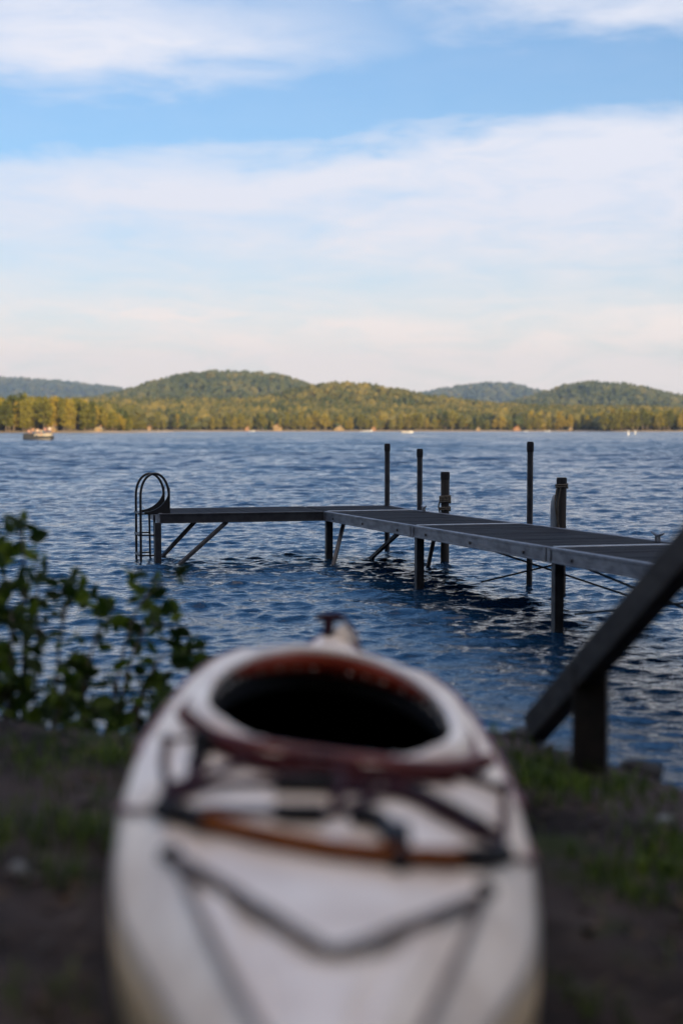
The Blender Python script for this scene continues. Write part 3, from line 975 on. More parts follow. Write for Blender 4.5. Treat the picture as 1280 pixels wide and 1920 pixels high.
cleat(.62, WD - .07); cleat(SC - .35, WD - .08, .24)

# boarding ladder on the left end
lad = MB()
ladder = None
for s_ in (-.13, -.62):
    e = dk(s_, -left_len)
    foot = e - rv * .235; foot.z = -.45
    top_z = dz(0) + .02
    path = [foot, foot + Vector((0, 0, 1.0))]
    hoop = []
    x0 = -.235; x1 = .135; cz = dz(0) + .20; ht = top_at(s_, -left_len, 888) - cz
    pa = Vector((e.x, e.y, 0))
    hoop = [pa + rv * x0 + Vector((0, 0, -.5)), pa + rv * x0 + Vector((0, 0, dz(0) + .02))]
    for k in range(0, 19):
        a = math.pi - math.pi * k / 18
        xx = (x0 + x1) / 2 + (x1 - x0) / 2 * math.cos(a); zz = cz + ht * math.sin(a) ** .9
        hoop.append(pa + rv * xx + Vector((0, 0, zz)))
    o = MB().tube(spline(hoop, 90), .0165, 10).build('boarding_ladder' if ladder is None else 'side_rail', M['black_metal'], dock if ladder is None else ladder, smooth=True)
    if ladder is None: ladder = o
    # curved mounting plate between hoop and deck
    poly = []
    for k in range(13):
        f = k / 12; a = math.pi / 2 * f
        poly.append(pa + rv * (x1 - .32 * (1 - math.cos(a))) + Vector((0, 0, dz(0) + .02 + .31 * (1 - math.sin(a)))))
    poly.append(pa + rv * (x1 - .32) + Vector((0, 0, dz(0) - .01)))
    poly.append(pa + rv * (x1 + .012) + Vector((0, 0, dz(0) - .01)))
    poly.append(pa + rv * (x1 + .012) + Vector((0, 0, dz(0) + .33)))
    MB().prism(poly, uv * .02).build('mounting_plate', M['black_metal'], ladder)
    MB().tube([pa - rv * .06 + Vector((0, 0, dz(0) - .02)), pa - rv * .05 + Vector((0, 0, -.1)), pa - rv * .0 + Vector((0, 0, -.4))], .014, 8).build('side_rail', M['black_metal'], ladder, smooth=True)
for zz in (dz(0) - .005, .335, .07, -.2):
    p, q = dk(-.13, -left_len - .235), dk(-.62, -left_len - .235); p.z = q.z = zz
    mb = MB().bar(p, q, .055, .022)
    mb.bar(p, p + rv * .18, .02, .02); mb.bar(q, q + rv * .18, .02, .02)
    mb.build('rung', M['black_metal'], ladder, bevel=.003)


# mooring pilings, rope and fender beside the walkway
def piling(s, t, py_top, r, label):
    p = dk(s, t); top = top_at(s, t, py_top)
    t_ = empty('mooring_post', (p.x, p.y, 0)); tag(t_, label, 'post', 'mooring posts beside the dock')
    n = 14; pr = [(r * (1 + .04 * math.sin(k * 2.1)), -.9 + (top + .9) * k / n) for k in range(n + 1)]
    MB().lathe((p.x, p.y, 0), pr, 20).build('shaft', M['piling'], t_, smooth=True)
    MB().lathe((p.x, p.y, top - .09), [(r * 1.10, 0), (r * 1.10, .085), (r * .95, .10)], 20).build('cap', M['black_rubber'], t_, smooth=True)
    return p, top


p3, t3 = piling(0.97, WD + .10, 886, .054, 'black round mooring post with a rope wound round its foot')
p5, t5 = piling(4.64, WD + .10, 897, .050, 'black round mooring post with a pale fender hanging on it')


def coil(c, r, z0, turns, pitch, rr=.010):
    return [(c.x + r * math.cos(a), c.y + r * math.sin(a), z0 + pitch * a / 6.283) for a in np.linspace(0, 6.283 * turns, int(24 * turns))]


z0 = dz(0.97) + .13
mb = MB().tube(coil(p3, .068, z0, 4.2, .022), .012, 8)
mb.tube(spline([p3 + Vector((-.068, -.02, z0 - p3.z + .02)), p3 + Vector((-.085, -.03, z0 - p3.z - .05)), p3 + Vector((-.07, -.04, z0 - p3.z - .13)), p3 + Vector((-.09, -.05, z0 - p3.z - .17))], 18), .010, 8)
mb.tube(coil(p3, .066, dz(0.97) + .03, 2.1, .022), .011, 8)
o = mb.build('rope', M['rope'], smooth=True); tag(o, 'old rope wound round the black post beside the dock', 'rope')
zt = t5 - .10
mb = MB().tube(coil(p5, .062, zt, 2.2, .02), .009, 8)
mb.tube(spline([p5 + Vector((-.055, -.04, zt - p5.z)), p5 + Vector((-.075, -.06, zt - p5.z - .15)), p5 + Vector((-.055, -.065, zt - p5.z - .30)), p5 + Vector((-.03, -.065, zt - p5.z - .42))], 24), .008, 8)
mb.tube(spline([p5 + Vector((-.02, -.06, zt - p5.z)), p5 + Vector((-.05, -.07, zt - p5.z - .2)), p5 + Vector((-.04, -.07, zt - p5.z - .40))], 24), .007, 8)
o = mb.build('rope', M['rope'], smooth=True); tag(o, 'rope looped from the top of the post with the fender', 'rope')
fc = p5 + Vector((-.068, .03, 0)); fz = top_at(4.64, WD, 928)
prf = [(.012, .0), (.04, -.02), (.062, -.07), (.068, -.14), (.068, -.33), (.060, -.40), (.03, -.45), (.012, -.46)]
o = MB().lathe((fc.x, fc.y, fz), [(r_ * .62, z_) for r_, z_ in prf][::-1], 20).build('fender', M['fender'], smooth=True)
tag(o, 'pale grey boat fender hanging beside the dock post', 'fender')

# ------------------------------------------------------------------ shrub at the left
def leaf_shape(n_leaves, pos, dirs, size, tints):
    """folded pointed leaves: 8 verts, 6 faces each"""
    k = n_leaves
    d = dirs / np.linalg.norm(dirs, axis=1, keepdims=True)
    r1 = rng.normal(0, 1, (k, 3)); s = np.cross(d, r1); s /= np.linalg.norm(s, axis=1, keepdims=True); nrm = np.cross(s, d)
    L = size[:, None]; w = L * rng.uniform(.24, .33, (k, 1)); fold = L * .08; droop = L * rng.uniform(.0, .25, (k, 1))
    p0 = pos
    m1 = pos + d * L * .30 - nrm * fold * 0; m2 = pos + d * L * .65 - nrm * droop * .4
    tip = pos + d * L - nrm * droop
    l1 = m1 + s * w * .95 + nrm * fold; r1_ = m1 - s * w * .95 + nrm * fold
    l2 = m2 + s * w * .85 + nrm * fold; r2_ = m2 - s * w * .85 + nrm * fold
    V = np.stack([p0, l1, m1, r1_, l2, m2, r2_, tip], 1).reshape(-1, 3)
    i = np.arange(k)[:, None] * 8
    tri = np.array([[0, 1, 2], [0, 2, 3], [1, 4, 5], [1, 5, 2], [2, 5, 6], [2, 6, 3], [4, 7, 5], [5, 7, 6]])
    return V, (i[:, None, :] + tri[None]).reshape(-1, 3), np.repeat(tints, 8)


rng = np.random.default_rng(77)
shrub = empty('shrub', (-1.15, 5.1, .55)); tag(shrub, 'dark green leafy shrub leaning over the bank left of the kayak', 'shrub')
stems = [  # (base px, mid px, tip px, depth at tip)
    ((20, 1400), (45, 1180), (42, 985), 5.5), ((60, 1400), (110, 1230), (140, 1088), 5.4), ((120, 1400), (230, 1230), (292, 1092), 5.7),
    ((110, 1400), (240, 1260), (335, 1165), 5.6), ((140, 1400), (270, 1300), (368, 1228), 5.5), ((150, 1400), (250, 1345), (310, 1318), 5.3),
    ((-40, 1400), (-30, 1200), (5, 1010), 5.3), ((30, 1400), (70, 1250), (70, 1060), 5.2), ((-20, 1400), (20, 1250), (20, 1130), 5.0),
    ((90, 1400), (160, 1290), (215, 1140), 5.4), ((-60, 1400), (-60, 1250), (-70, 1100), 5.3), ((40, 1400), (110, 1340), (150, 1290), 5.0), ((10, 1400), (10, 1330), (-10, 1270), 4.9),
    ((80, 1400), (150, 1365), (225, 1335), 5.0)]
LP, LD, LS = [], [], []
smb = MB()
for i, (b0, m0, t0, dp) in enumerate(stems):
    b3 = at(b0[0], b0[1], 4.85 + rng.uniform(-.1, .15)); b3.z = ground_z(b3.x, b3.y) - .03
    m3 = at(m0[0], m0[1], (4.9 + dp) / 2); t3_ = at(t0[0], t0[1], dp + .35)
    c = spline([b3, m3, t3_], 24)
    smb.tube(c, [.008 * (1 - .8 * k / (len(c) - 1)) + .0012 for k in range(len(c))], 6)
    for j in range(4, len(c)):
        fr = j / (len(c) - 1)
        for _ in range(2):
            if rng.random() < .48: continue
            off = rng.normal(0, 1, 3) * (.022 + .05 * (1 - fr)); off[2] *= .7
            q = np.array(c[j]) + off
            LP.append(q); dd = off / (np.linalg.norm(off) + 1e-6) + np.array([0, 0, -.25]) + rng.normal(0, .55, 3)
            LD.append(dd); LS.append(rng.uniform(.055, .108))
    for _ in range(7):                                           # a spray of leaves at the tip
        q = np.array(c[-1]) + rng.normal(0, .022, 3) - np.array(c[-1] - c[-4]) * rng.uniform(-.1, 1.0)
        LP.append(q); LD.append(np.array(c[-1] - c[-4]) * 4 + rng.normal(0, .6, 3)); LS.append(rng.uniform(.055, .10))
    # side twigs
    for j in (10, 14, 18):
        if j < len(c):
            e = c[j] + Vector(rng.normal(0, .07, 3)) + Vector((0.04, 0, .05))
            smb.tube([c[j], (c[j] + e) / 2 + Vector((0, 0, .01)), e], [.003, .002, .001], 5)
            for _ in range(4):
                q = np.array(c[j].lerp(e, rng.uniform(.4, 1.05))) + rng.normal(0, .012, 3)
                LP.append(q); LD.append(np.array(e - c[j]) * 4 + rng.normal(0, .6, 3)); LS.append(rng.uniform(.055, .10))
for _ in range(270):                                             # the dense lower left of the bush
    px, py = (rng.normal(-10, 75), rng.normal(1290, 85)) if rng.random() < .6 else (rng.normal(110, 90), rng.normal(1350, 35))
    if py > 1400 or py < 1060: continue
    q = at(px, py, rng.uniform(4.7, 5.4))
    if q.z < ground_z(q.x, q.y): continue
    LP.append(np.array(q)); LD.append(rng.normal(0, 1, 3)); LS.append(rng.uniform(.045, .085))
rng = np.random.default_rng(21)
smb.build('stem', M['stem'], shrub, smooth=True)
LP = np.array(LP); n = len(LP)
V, Fq, t = leaf_shape(n, LP, np.array(LD), np.array(LS), rng.random(n))
fo = np_mesh('foliage', V, Fq, M['shrub_leaf'], shrub, tint=t, local=False)

# ------------------------------------------------------------------ far shores, hills and woods
def px_x(px, Y): return (px - 640) / F * Y
def px_z(py, Y): return CAM.z + (806 - py) / F * Y


def crown_proto(kind, seed):
    """low crown of 7 rings x 7 with a broken outline, unit height"""
    r_ = np.random.default_rng(seed); nr, ns = 7, 8
    zs = np.linspace(0.12, 1.0, nr)
    if kind == 'fir': rad = np.array([.16, .30, .26, .21, .15, .09, .01])
    else: rad = np.array([.12, .30, .38, .40, .34, .22, .04])
    a = np.linspace(0, 6.283, ns, endpoint=False)
    V = []
    for i in range(nr):
        k = rad[i] * (1 + r_.normal(0, .26, ns)); zz = zs[i] + r_.normal(0, .05, ns)
        aa = a + r_.normal(0, .2, ns) + i * .4
        V.append(np.stack([k * np.cos(aa), k * np.sin(aa), zz], 1))
    V = np.concatenate(V)
    f = []
    for i in range(nr - 1):
        for j in range(ns): f.append((i * ns + j, i * ns + (j + 1) % ns, (i + 1) * ns + (j + 1) % ns, (i + 1) * ns + j))
    return V, np.array(f)


PROTO = [crown_proto('round', s) for s in range(7)] + [crown_proto('fir', 20 + s) for s in range(8)]


def forest(name, P, height, matname, label, wide=1.0):
    """a far wood: every tree its own crown in one mesh"""
    n = len(P); kind = rng.integers(0, len(PROTO), n)
    Vs, Fs, Ts = [], [], []; base = 0
    hts = height * rng.uniform(.55, 1.32, n); w = height * rng.uniform(.6, 1.35, n) * wide; rot = rng.random(n) * 6.28
    stand = np.array([mnoise.noise(Vector((p[0] / (height * 4.5), p[1] / (height * 9), 1.3))) + .6 * mnoise.noise(Vector((p[0] / (height * 1.6), p[1] / (height * 3), 7.7))) for p in P])
    tint = np.clip(.45 + .42 * stand + rng.normal(0, .22, n), 0, 1)
    fir_ = stand + rng.normal(0, .25, n) < -.12                      # darker conifer stands
    kind = np.where(fir_, 7 + kind % 8, kind % 7); tint = np.where(fir_, tint * .6, tint)
    for k, (pv, pf) in enumerate(PROTO):
        idx = np.where(kind == k)[0]
        if not len(idx): continue
        c, s = np.cos(rot[idx])[:, None], np.sin(rot[idx])[:, None]
        x = pv[None, :, 0] * c - pv[None, :, 1] * s; y = pv[None, :, 0] * s + pv[None, :, 1] * c
        V = np.stack([x * w[idx][:, None] + P[idx, 0:1], y * w[idx][:, None] + P[idx, 1:2], pv[None, :, 2] * hts[idx][:, None] + P[idx, 2:3]], -1)
        Vs.append(V.reshape(-1, 3)); Ts.append(np.repeat(tint[idx], len(pv)))
        Fs.append((pf[None] + (np.arange(len(idx)) * len(pv))[:, None, None]).reshape(-1, 4) + base); base += len(idx) * len(pv)
    o = np_mesh(name, np.concatenate(Vs), np.concatenate(Fs), M[matname], tint=np.concatenate(Ts))
    tag(o, label, 'forest', kind='stuff'); return o


def vnoise(x, y, seed=0.0):
    return np.array([mnoise.noise(Vector((a, b_, seed))) for a, b_ in zip(np.ravel(x), np.ravel(y))]).reshape(np.shape(x))


def hill(prof, Dd, front, tree_h, nx=70, ny=26, seed=0):
    """hill with its ridge line at distance Dd; returns height function"""
    px = np.array([p[0] for p in prof]); py = np.array([p[1] for p in prof])
    xs = px_x(px, Dd); zs = np.maximum(0.3, px_z(py, Dd) - tree_h)
    def zf(x, y):
        x = np.asarray(x, float); y = np.asarray(y, float)
        # smooth profile
        zz = sum(np.interp(x + d, xs, zs) * w for d, w in ((-Dd * .008, .25), (0, .5), (Dd * .008, .25)))
        t = np.clip((y - (Dd - front)) / front, 0, 2)
        return zz * np.where(t <= 1, np.sin(t * math.pi / 2) ** 1.3, np.cos((t - 1) * math.pi / 2 * .8)) - .5
    X = np.linspace(xs[0], xs[-1], nx); Yy = np.linspace(Dd - front, Dd + front * .8, ny)
    XX, YY = np.meshgrid(X, Yy)
    ZZ = zf(XX, YY)
    o = np_mesh('hill', np.stack([XX, YY, ZZ], -1).reshape(-1, 3), grid_faces(ny, nx), M['forest_floor'], smooth=True)
    tag(o, kind='structure')
    return zf, xs


def scatter_on(zf, x0, x1, y0, y1, sp, zmin=1.0):
    nx = int((x1 - x0) / sp) + 1; ny = int((y1 - y0) / sp) + 1
    gx, gy = np.meshgrid(np.linspace(x0, x1, nx), np.linspace(y0, y1, ny))
    gx = gx + rng.uniform(-.45, .45, gx.shape) * sp; gy = gy + rng.uniform(-.45, .45, gy.shape) * sp
    z = zf(gx, gy)
    gx, gy, z = gx.ravel(), gy.ravel(), z.ravel()
    k = (z > zmin) & (rng.random(len(z)) < .94)
    return np.stack([gx[k], gy[k], z[k] - 1.0], 1)


HILLS = [
    ([(-260, 712), (-100, 704), (0, 708), (60, 711), (120, 716), (180, 722), (230, 729), (290, 737), (350, 752), (420, 790)], 9000, 1500, 20, 'far blue hill', 34, 'mountain_forest', 'blue hazy woods on the farthest hill at the left', 'forest_deep', 1.7),
    ([(690, 790), (760, 744), (800, 735), (850, 726), (890, 720), (930, 718), (970, 723), (1010, 735), (1060, 750), (1140, 790)], 8000, 1300, 20, 'far blue hill', 32, 'mountain_forest', 'blue hazy woods on the far hill right of the middle', 'forest_deep', 1.7),
    ([(60, 790), (150, 754), (190, 746), (250, 736), (300, 718), (340, 706), (390, 699), (440, 697), (500, 701), (545, 708), (580, 722), (640, 740), (720, 765), (800, 795)], 3500, 900, 15, 'hill', 15, 'forest', 'green woods on the broad hill left of the middle', 'forest_deep', 1.25),
    ([(850, 795), (930, 760), (985, 746), (1030, 733), (1060, 721), (1090, 717), (1130, 718), (1170, 724), (1210, 736), (1260, 743), (1340, 750), (1450, 765), (1560, 800)], 4000, 1000, 16, 'hill', 16, 'forest', 'green woods on the domed hill at the right', 'forest_deep', 1.25),
    ([(360, 800), (430, 774), (480, 753), (540, 735), (580, 727), (620, 720), (690, 723), (760, 736), (830, 748), (900, 757), (980, 762), (1100, 766), (1200, 772), (1300, 780), (1400, 800)], 2100, 480, 12, 'hill', 8.5, 'forest', 'olive woods on the low hill in the middle', 'forest_far', 1.1),
]
for prof, Dd, front, th_, nm, sp_, fn, lb, mk, wide in HILLS:
    zf, xs = hill(prof, Dd, front, th_)
    lim = Dd * .262
    P = scatter_on(zf, max(xs[0], -lim - 60), min(xs[-1], lim + 60), Dd - front * .96, Dd + front * .10, sp_, 1.5)
    forest('far_forest', P, th_ * (1.15 if Dd < 5000 else 1.3), mk, lb, wide)

# low wooded plain along the far shore, 1.4 km away
def plain_z(x, y):
    x = np.asarray(x, float); y = np.asarray(y, float)
    d = y - 1400
    return np.where(d < 0, d * .05, np.minimum(1.1, d * .12)) + np.clip(d - 15, 0, 600) * (0.052 - 0.020 * np.clip((x + 100) / 300, 0, 1))


X = np.linspace(-620, 620, 90); Yy = np.concatenate([[1380, 1395, 1400, 1405, 1410, 1420, 1440], np.linspace(1480, 2050, 12)])
XX, YY = np.meshgrid(X, Yy)
o = np_mesh('far_shore', np.stack([XX, YY, plain_z(XX, YY)], -1).reshape(-1, 3), grid_faces(len(Yy), len(X)), M['sand'], smooth=True); tag(o, kind='structure')
P = scatter_on(plain_z, -420, 420, 1424, 1960, 6.6, .5)
forest('far_forest', P, 15.5, 'forest_far', 'olive green woods behind the far shore', .9)


# left point, 850 m away
def lpoint_z(x, y):
    x = np.asarray(x, float); y = np.asarray(y, float)
    tip = -124 - np.clip((y - 900) * .02, 0, 20)
    d = np.minimum(y - 850 - 14 * np.sin(x * .02), (tip - x) * .9)
    return np.where(d < 0, np.maximum(d * .06, -1.2), np.minimum(1.0, d * .14)) + np.clip(d - 12, 0, 140) * .028


X = np.linspace(-420, -110, 60); Yy = np.concatenate([np.linspace(825, 900, 24), np.linspace(915, 1100, 10)])
XX, YY = np.meshgrid(X, Yy)
o = np_mesh('left_point', np.stack([XX, YY, lpoint_z(XX, YY)], -1).reshape(-1, 3), grid_faces(len(Yy), len(X)), M['sand'], smooth=True); o.name = 'lakeside_land'; tag(o, kind='structure')


def rpoint_z(x, y):
    x = np.asarray(x, float); y = np.asarray(y, float)
    d = np.minimum(y - 1290 - 5 * np.sin(x * .03), (x - 246) * .8)
    return np.where(d < 0, np.maximum(d * .06, -1.2), np.minimum(1.0, d * .14)) + np.clip(d - 12, 0, 90) * .02


X = np.linspace(236, 460, 40); Yy = np.linspace(1270, 1402, 24)
XX, YY = np.meshgrid(X, Yy)
o = np_mesh('lakeside_land', np.stack([XX, YY, rpoint_z(XX, YY)], -1).reshape(-1, 3), grid_faces(len(Yy), len(X)), M['sand'], smooth=True); tag(o, kind='structure')


# single lakeside trees: trunk and a crown of leaf clumps
def make_tree(seed, fir=False):
    r_ = np.random.default_rng(seed); Ht = 18.0
    root = empty('lakeside_tree', (0, 0, -500))
    tr = MB(); lean = r_.normal(0, .35, 2)
    tp = [(lean[0] * k * k * 1.2, lean[1] * k * k * 1.2, -.6 + Ht * .93 * k) for k in np.linspace(0, 1, 7)]
    tr.tube(tp, [.34 * (1 - .88 * k) for k in np.linspace(0, 1, 7)], 8)
    limb_ends = []
    for k in range(9):
        f = r_.uniform(.30, .85); a = r_.random() * 6.28; L = (2.6 if not fir else 1.7) * (1.15 - f) * 2
        b0 = Vector((lean[0] * f * f * 1.2, lean[1] * f * f * 1.2, -.6 + Ht * .93 * f)); e = b0 + Vector((math.cos(a) * L, math.sin(a) * L, L * .45))
        tr.tube([b0, (b0 + e) / 2 + Vector((0, 0, .1)), e], [.12, .08, .03], 5); limb_ends.append(e)
    tr.build('trunk', M['bark'], root, smooth=True, local=True)
    # clumps
    n = 46; cs = []
    low_ = r_.uniform(.14, .30)
    for k in range(n):
        f = low_ + (1 - low_) * (k + r_.random()) / n
        if fir: rad = 3.0 * (1.02 - f) ** .75 * r_.uniform(.35, 1.05)
        else: rad = 3.4 * max(.08, math.sin(math.pi * min(1, (f - low_ + .10) / (1.12 - low_)))) ** .8 * r_.uniform(.3, 1.08)
        a = r_.random() * 6.28
        cs.append((math.cos(a) * rad + lean[0] * f * f, math.sin(a) * rad + lean[1] * f * f, Ht * f))
    for e in limb_ends: cs.append(tuple(e))
    cs = np.array(cs)
    per = 16; m_ = len(cs) * per
    ctr = np.repeat(cs, per, 0) + r_.normal(0, 1, (m_, 3)) * np.array([.75, .75, .6])
    n_ = r_.normal(0, 1, (m_, 3)); n_ /= np.linalg.norm(n_, axis=1, keepdims=True)
    a_ = np.cross(n_, r_.normal(0, 1, (m_, 3))); a_ /= np.linalg.norm(a_, axis=1, keepdims=True); b_ = np.cross(n_, a_)
    sz = r_.uniform(.35, .75, (m_, 1))
    V = np.stack([ctr - a_ * sz, ctr - b_ * sz * .7, ctr + a_ * sz, ctr + b_ * sz * .7], 1).reshape(-1, 3)
    np_mesh('crown', V, np.arange(m_ * 4).reshape(-1, 4), M['tree_leaf'], root)
    return root


protos = [make_tree(s, fir=(s % 2 == 1)) for s in range(10)]
used = set()


def plant(x, y, z, h, label, group, wide=1.0):
    k = int(rng.integers(0, len(protos))); p = protos[k]
    if k not in used: used.add(k); o = p
    else: o = copy_tree(p)
    s = h / 18.0
    o.location = (x, y, z); o.scale = (s * wide * rng.uniform(.9, 1.15), s * wide * rng.uniform(.9, 1.15), s); o.rotation_euler = (0, 0, rng.random() * 6.28)
    tag(o, label, 'tree', group)


LPH = [(0, 742), (60, 744), (100, 746), (150, 751), (180, 756), (205, 766), (225, 776), (246, 786)]
for i in range(58):
    row = i % 3
    px = -14 + 262 * ((i * .6180339) % 1.0)
    Yt = 862 + row * 11 + rng.uniform(-3, 4)
    x = px_x(px, Yt)
    if x > -128: x = -128 - rng.uniform(0, 8)
    ty = np.interp(px, [p[0] for p in LPH], [p[1] for p in LPH])
    z = float(lpoint_z(x, Yt)); h = (px_z(ty, Yt) - z) * rng.uniform(.80, 1.05)
    plant(x, Yt, z - .1, h, 'tall sunlit tree on the wooded point at the left', 'trees on the left point', 1.05)
P = scatter_on(lpoint_z, -290, -136, 892, 960, 6.0, .6)
P = P[P[:, 0] < -140]
forest('far_forest', P, 15.5, 'forest_far', 'woods behind the front trees of the left point', 1.15)
for i in range(30):
    px = 1132 + 170 * ((i * .6180339) % 1.0)
    Yt = 1303 + (i % 2) * 10 + rng.uniform(-2, 3)
    x = px_x(px, Yt); z = float(rpoint_z(x, Yt)); h = (px_z(771, Yt) - z) * rng.uniform(.82, 1.12)
    plant(x, Yt, max(z, .2) - .1, h, 'orange lit tree on the shore point at the right', 'trees on the right point', 1.1)
P = scatter_on(rpoint_z, 255, 440, 1322, 1396, 7, .6)
forest('far_forest', P, 16.5, 'forest_far', 'woods behind the trees of the right point', 1.15)
for i in range(66):
    px = 222 + 925 * (i + rng.random() * .8) / 66
    Yt = 1412 + rng.uniform(-1, 9)
    x = px_x(px, Yt); z = float(plain_z(x, Yt)); h = 15.5 * rng.uniform(.55, 1.25)
    plant(x, Yt, z - .1, h, 'small tree in the front row of the far shore woods', 'trees along the far shore', 1.25)


# cottages on the shores
def cottage(px, Y, zf, w, d, h, wall, roof, label, wing=False):
    x = px_x(px, Y); z = float(zf(x, Y)) - .2; w *= .74; h *= .74
    t = empty('cottage', (x, Y, z)); tag(t, label, 'house', 'cottages on the lake shore')
    wl = MB().box((0, 0, h / 2), (w, d, h))
    wl.prism([(-w / 2, -d / 2 + .05, h), (w / 2, -d / 2 + .05, h), (0, -d / 2 + .05, h + w * .30)], (0, .1, 0))
    if wing: wl.box((w * .75, d * .1, h * .36), (w * .5, d * .7, h * .72))
    wl.build('wall', M[wall], t, local=True)
    rf = MB()
    for sg in (-1, 1):
        rf.prism([(0, -d / 2 - .4, h + w * .30 + .1), (sg * (w / 2 + .5), -d / 2 - .4, h - .22), (sg * (w / 2 + .5), d / 2 + .4, h - .22), (0, d / 2 + .4, h + w * .30 + .1)], (0, 0, .2))
    if wing: rf.box((w * .78, d * .1, h * .76), (w * .62, d * .8, .2))
    r_ = rf.build('roof', M[roof], t, local=True)
    MB().box((w * .2, d * .15, h + w * .30 + .3), (.7, .7, 1.6)).build('chimney', M['wood_wall'], r_, local=True)
    for sx in (-.27, .27):
        MB().box((w * sx, -d / 2 - .03, h * .55), (w * .18, .06, h * .32)).build('window', M['glass'], t, local=True)
    MB().box((0, -d / 2 - .03, h * .36), (1.0, .06, min(2.1, h * .7))).build('door', M['wood_wall'], t, local=True)


cottage(102, 858, lpoint_z, 4.2, 6, 3.6, 'cream_paint', 'roof_dark', 'narrow yellow cottage between the trees of the left point')
cottage(187, 857, lpoint_z, 6.0, 6, 1.9, 'cream_paint', 'roof_pale', 'low pale roofed cottage near the tip of the left point')
cottage(281, 1408, plain_z, 4.6, 6, 4.2, 'cream_paint', 'roof_red', 'small pale cottage at the foot of the woods behind the left point')
cottage(464, 1408, plain_z, 6.0, 6, 3.4, 'wood_wall', 'roof_dark', 'small brown cottage left of the orange house')
cottage(518, 1409, plain_z, 7.5, 8, 5.6, 'cream_paint', 'roof_red', 'tall orange lit house in a gap of the far shore trees', True)
cottage(636, 1408, plain_z, 13, 7, 2.6, 'cream_paint', 'roof_pale', 'long low cottage on the shore below the middle hill')
cottage(700, 1409, plain_z, 6, 6, 3.2, 'wood_wall', 'roof_dark', 'brown cottage behind the white boats on the far shore')
cottage(895, 1408, plain_z, 5, 6, 2.6, 'cream_paint', 'roof_pale', 'pale cottage right of the middle of the far shore')
cottage(967, 1408, plain_z, 9, 7, 2.8, 'wood_wall', 'roof_red', 'red roofed cottage right of the tall dock pipe')
cottage(1068, 1408, plain_z, 6, 6, 2.2, 'cream_paint', 'roof_pale', 'low pale cottage near the right point')


# small boats moored along the far shore
def boat_hull(L, Bm, Hh):
    vs = []; n = 13
    for i in range(n):
        f = i / (n - 1); k = min(1.0, ((1 - f) / .42) ** .6) if f > .58 else 1.0
        w = max(.02, Bm / 2 * k); sh = Hh * (1 + .35 * f * f)
        for (a, zz) in ((-1, sh), (-.82, Hh * .35), (-.35, -.05), (0, -.25), (.35, -.05), (.82, Hh * .35), (1, sh)):
            vs.append((-L / 2 + L * f, a * w, zz))
    mb = MB().add(vs, [tuple(q) for q in grid_faces(n, 7)])
    mb.add([vs[0], vs[1], vs[2], vs[3], vs[4], vs[5], vs[6]], [tuple(range(7))])
    # inner floor
    mb.add([(x, y * .9, Hh * .45) for (x, y, z) in [vs[i * 7] for i in range(n)] + [vs[i * 7 + 6] for i in range(n - 1, -1, -1)]], [tuple(range(2 * n))])
    return mb


def motorboat(px, py, L, label, rz=0.0, cabin=True, Yf=None):
    w = on_z(px, py, 0.0) if Yf is None else Vector((px_x(px, Yf), Yf, 0))
    t = empty('motorboat', (w.x, w.y, 0.0), rz); tag(t, label, 'boat', 'small boats on the lake')
    boat_hull(L, L * .36, L * .13).build('hull', M['white'], t, smooth=False, local=True)
    if cabin:
        MB().prism([(-L * .05, 0, L * .08), (L * .18, 0, L * .10), (L * .10, 0, L * .25), (-L * .02, 0, L * .25)], (0, L * .26, 0)).build('windscreen', M['glass'], t, local=True)
    MB().box((-L * .52, 0, L * .12), (L * .07, L * .07, L * .16)).build('outboard_motor', M['navy'], t, local=True)
    MB().box((-L * .25, 0, L * .09), (L * .10, L * .26, L * .09)).build('seat', M['cloth_white'], t, local=True)
    return t


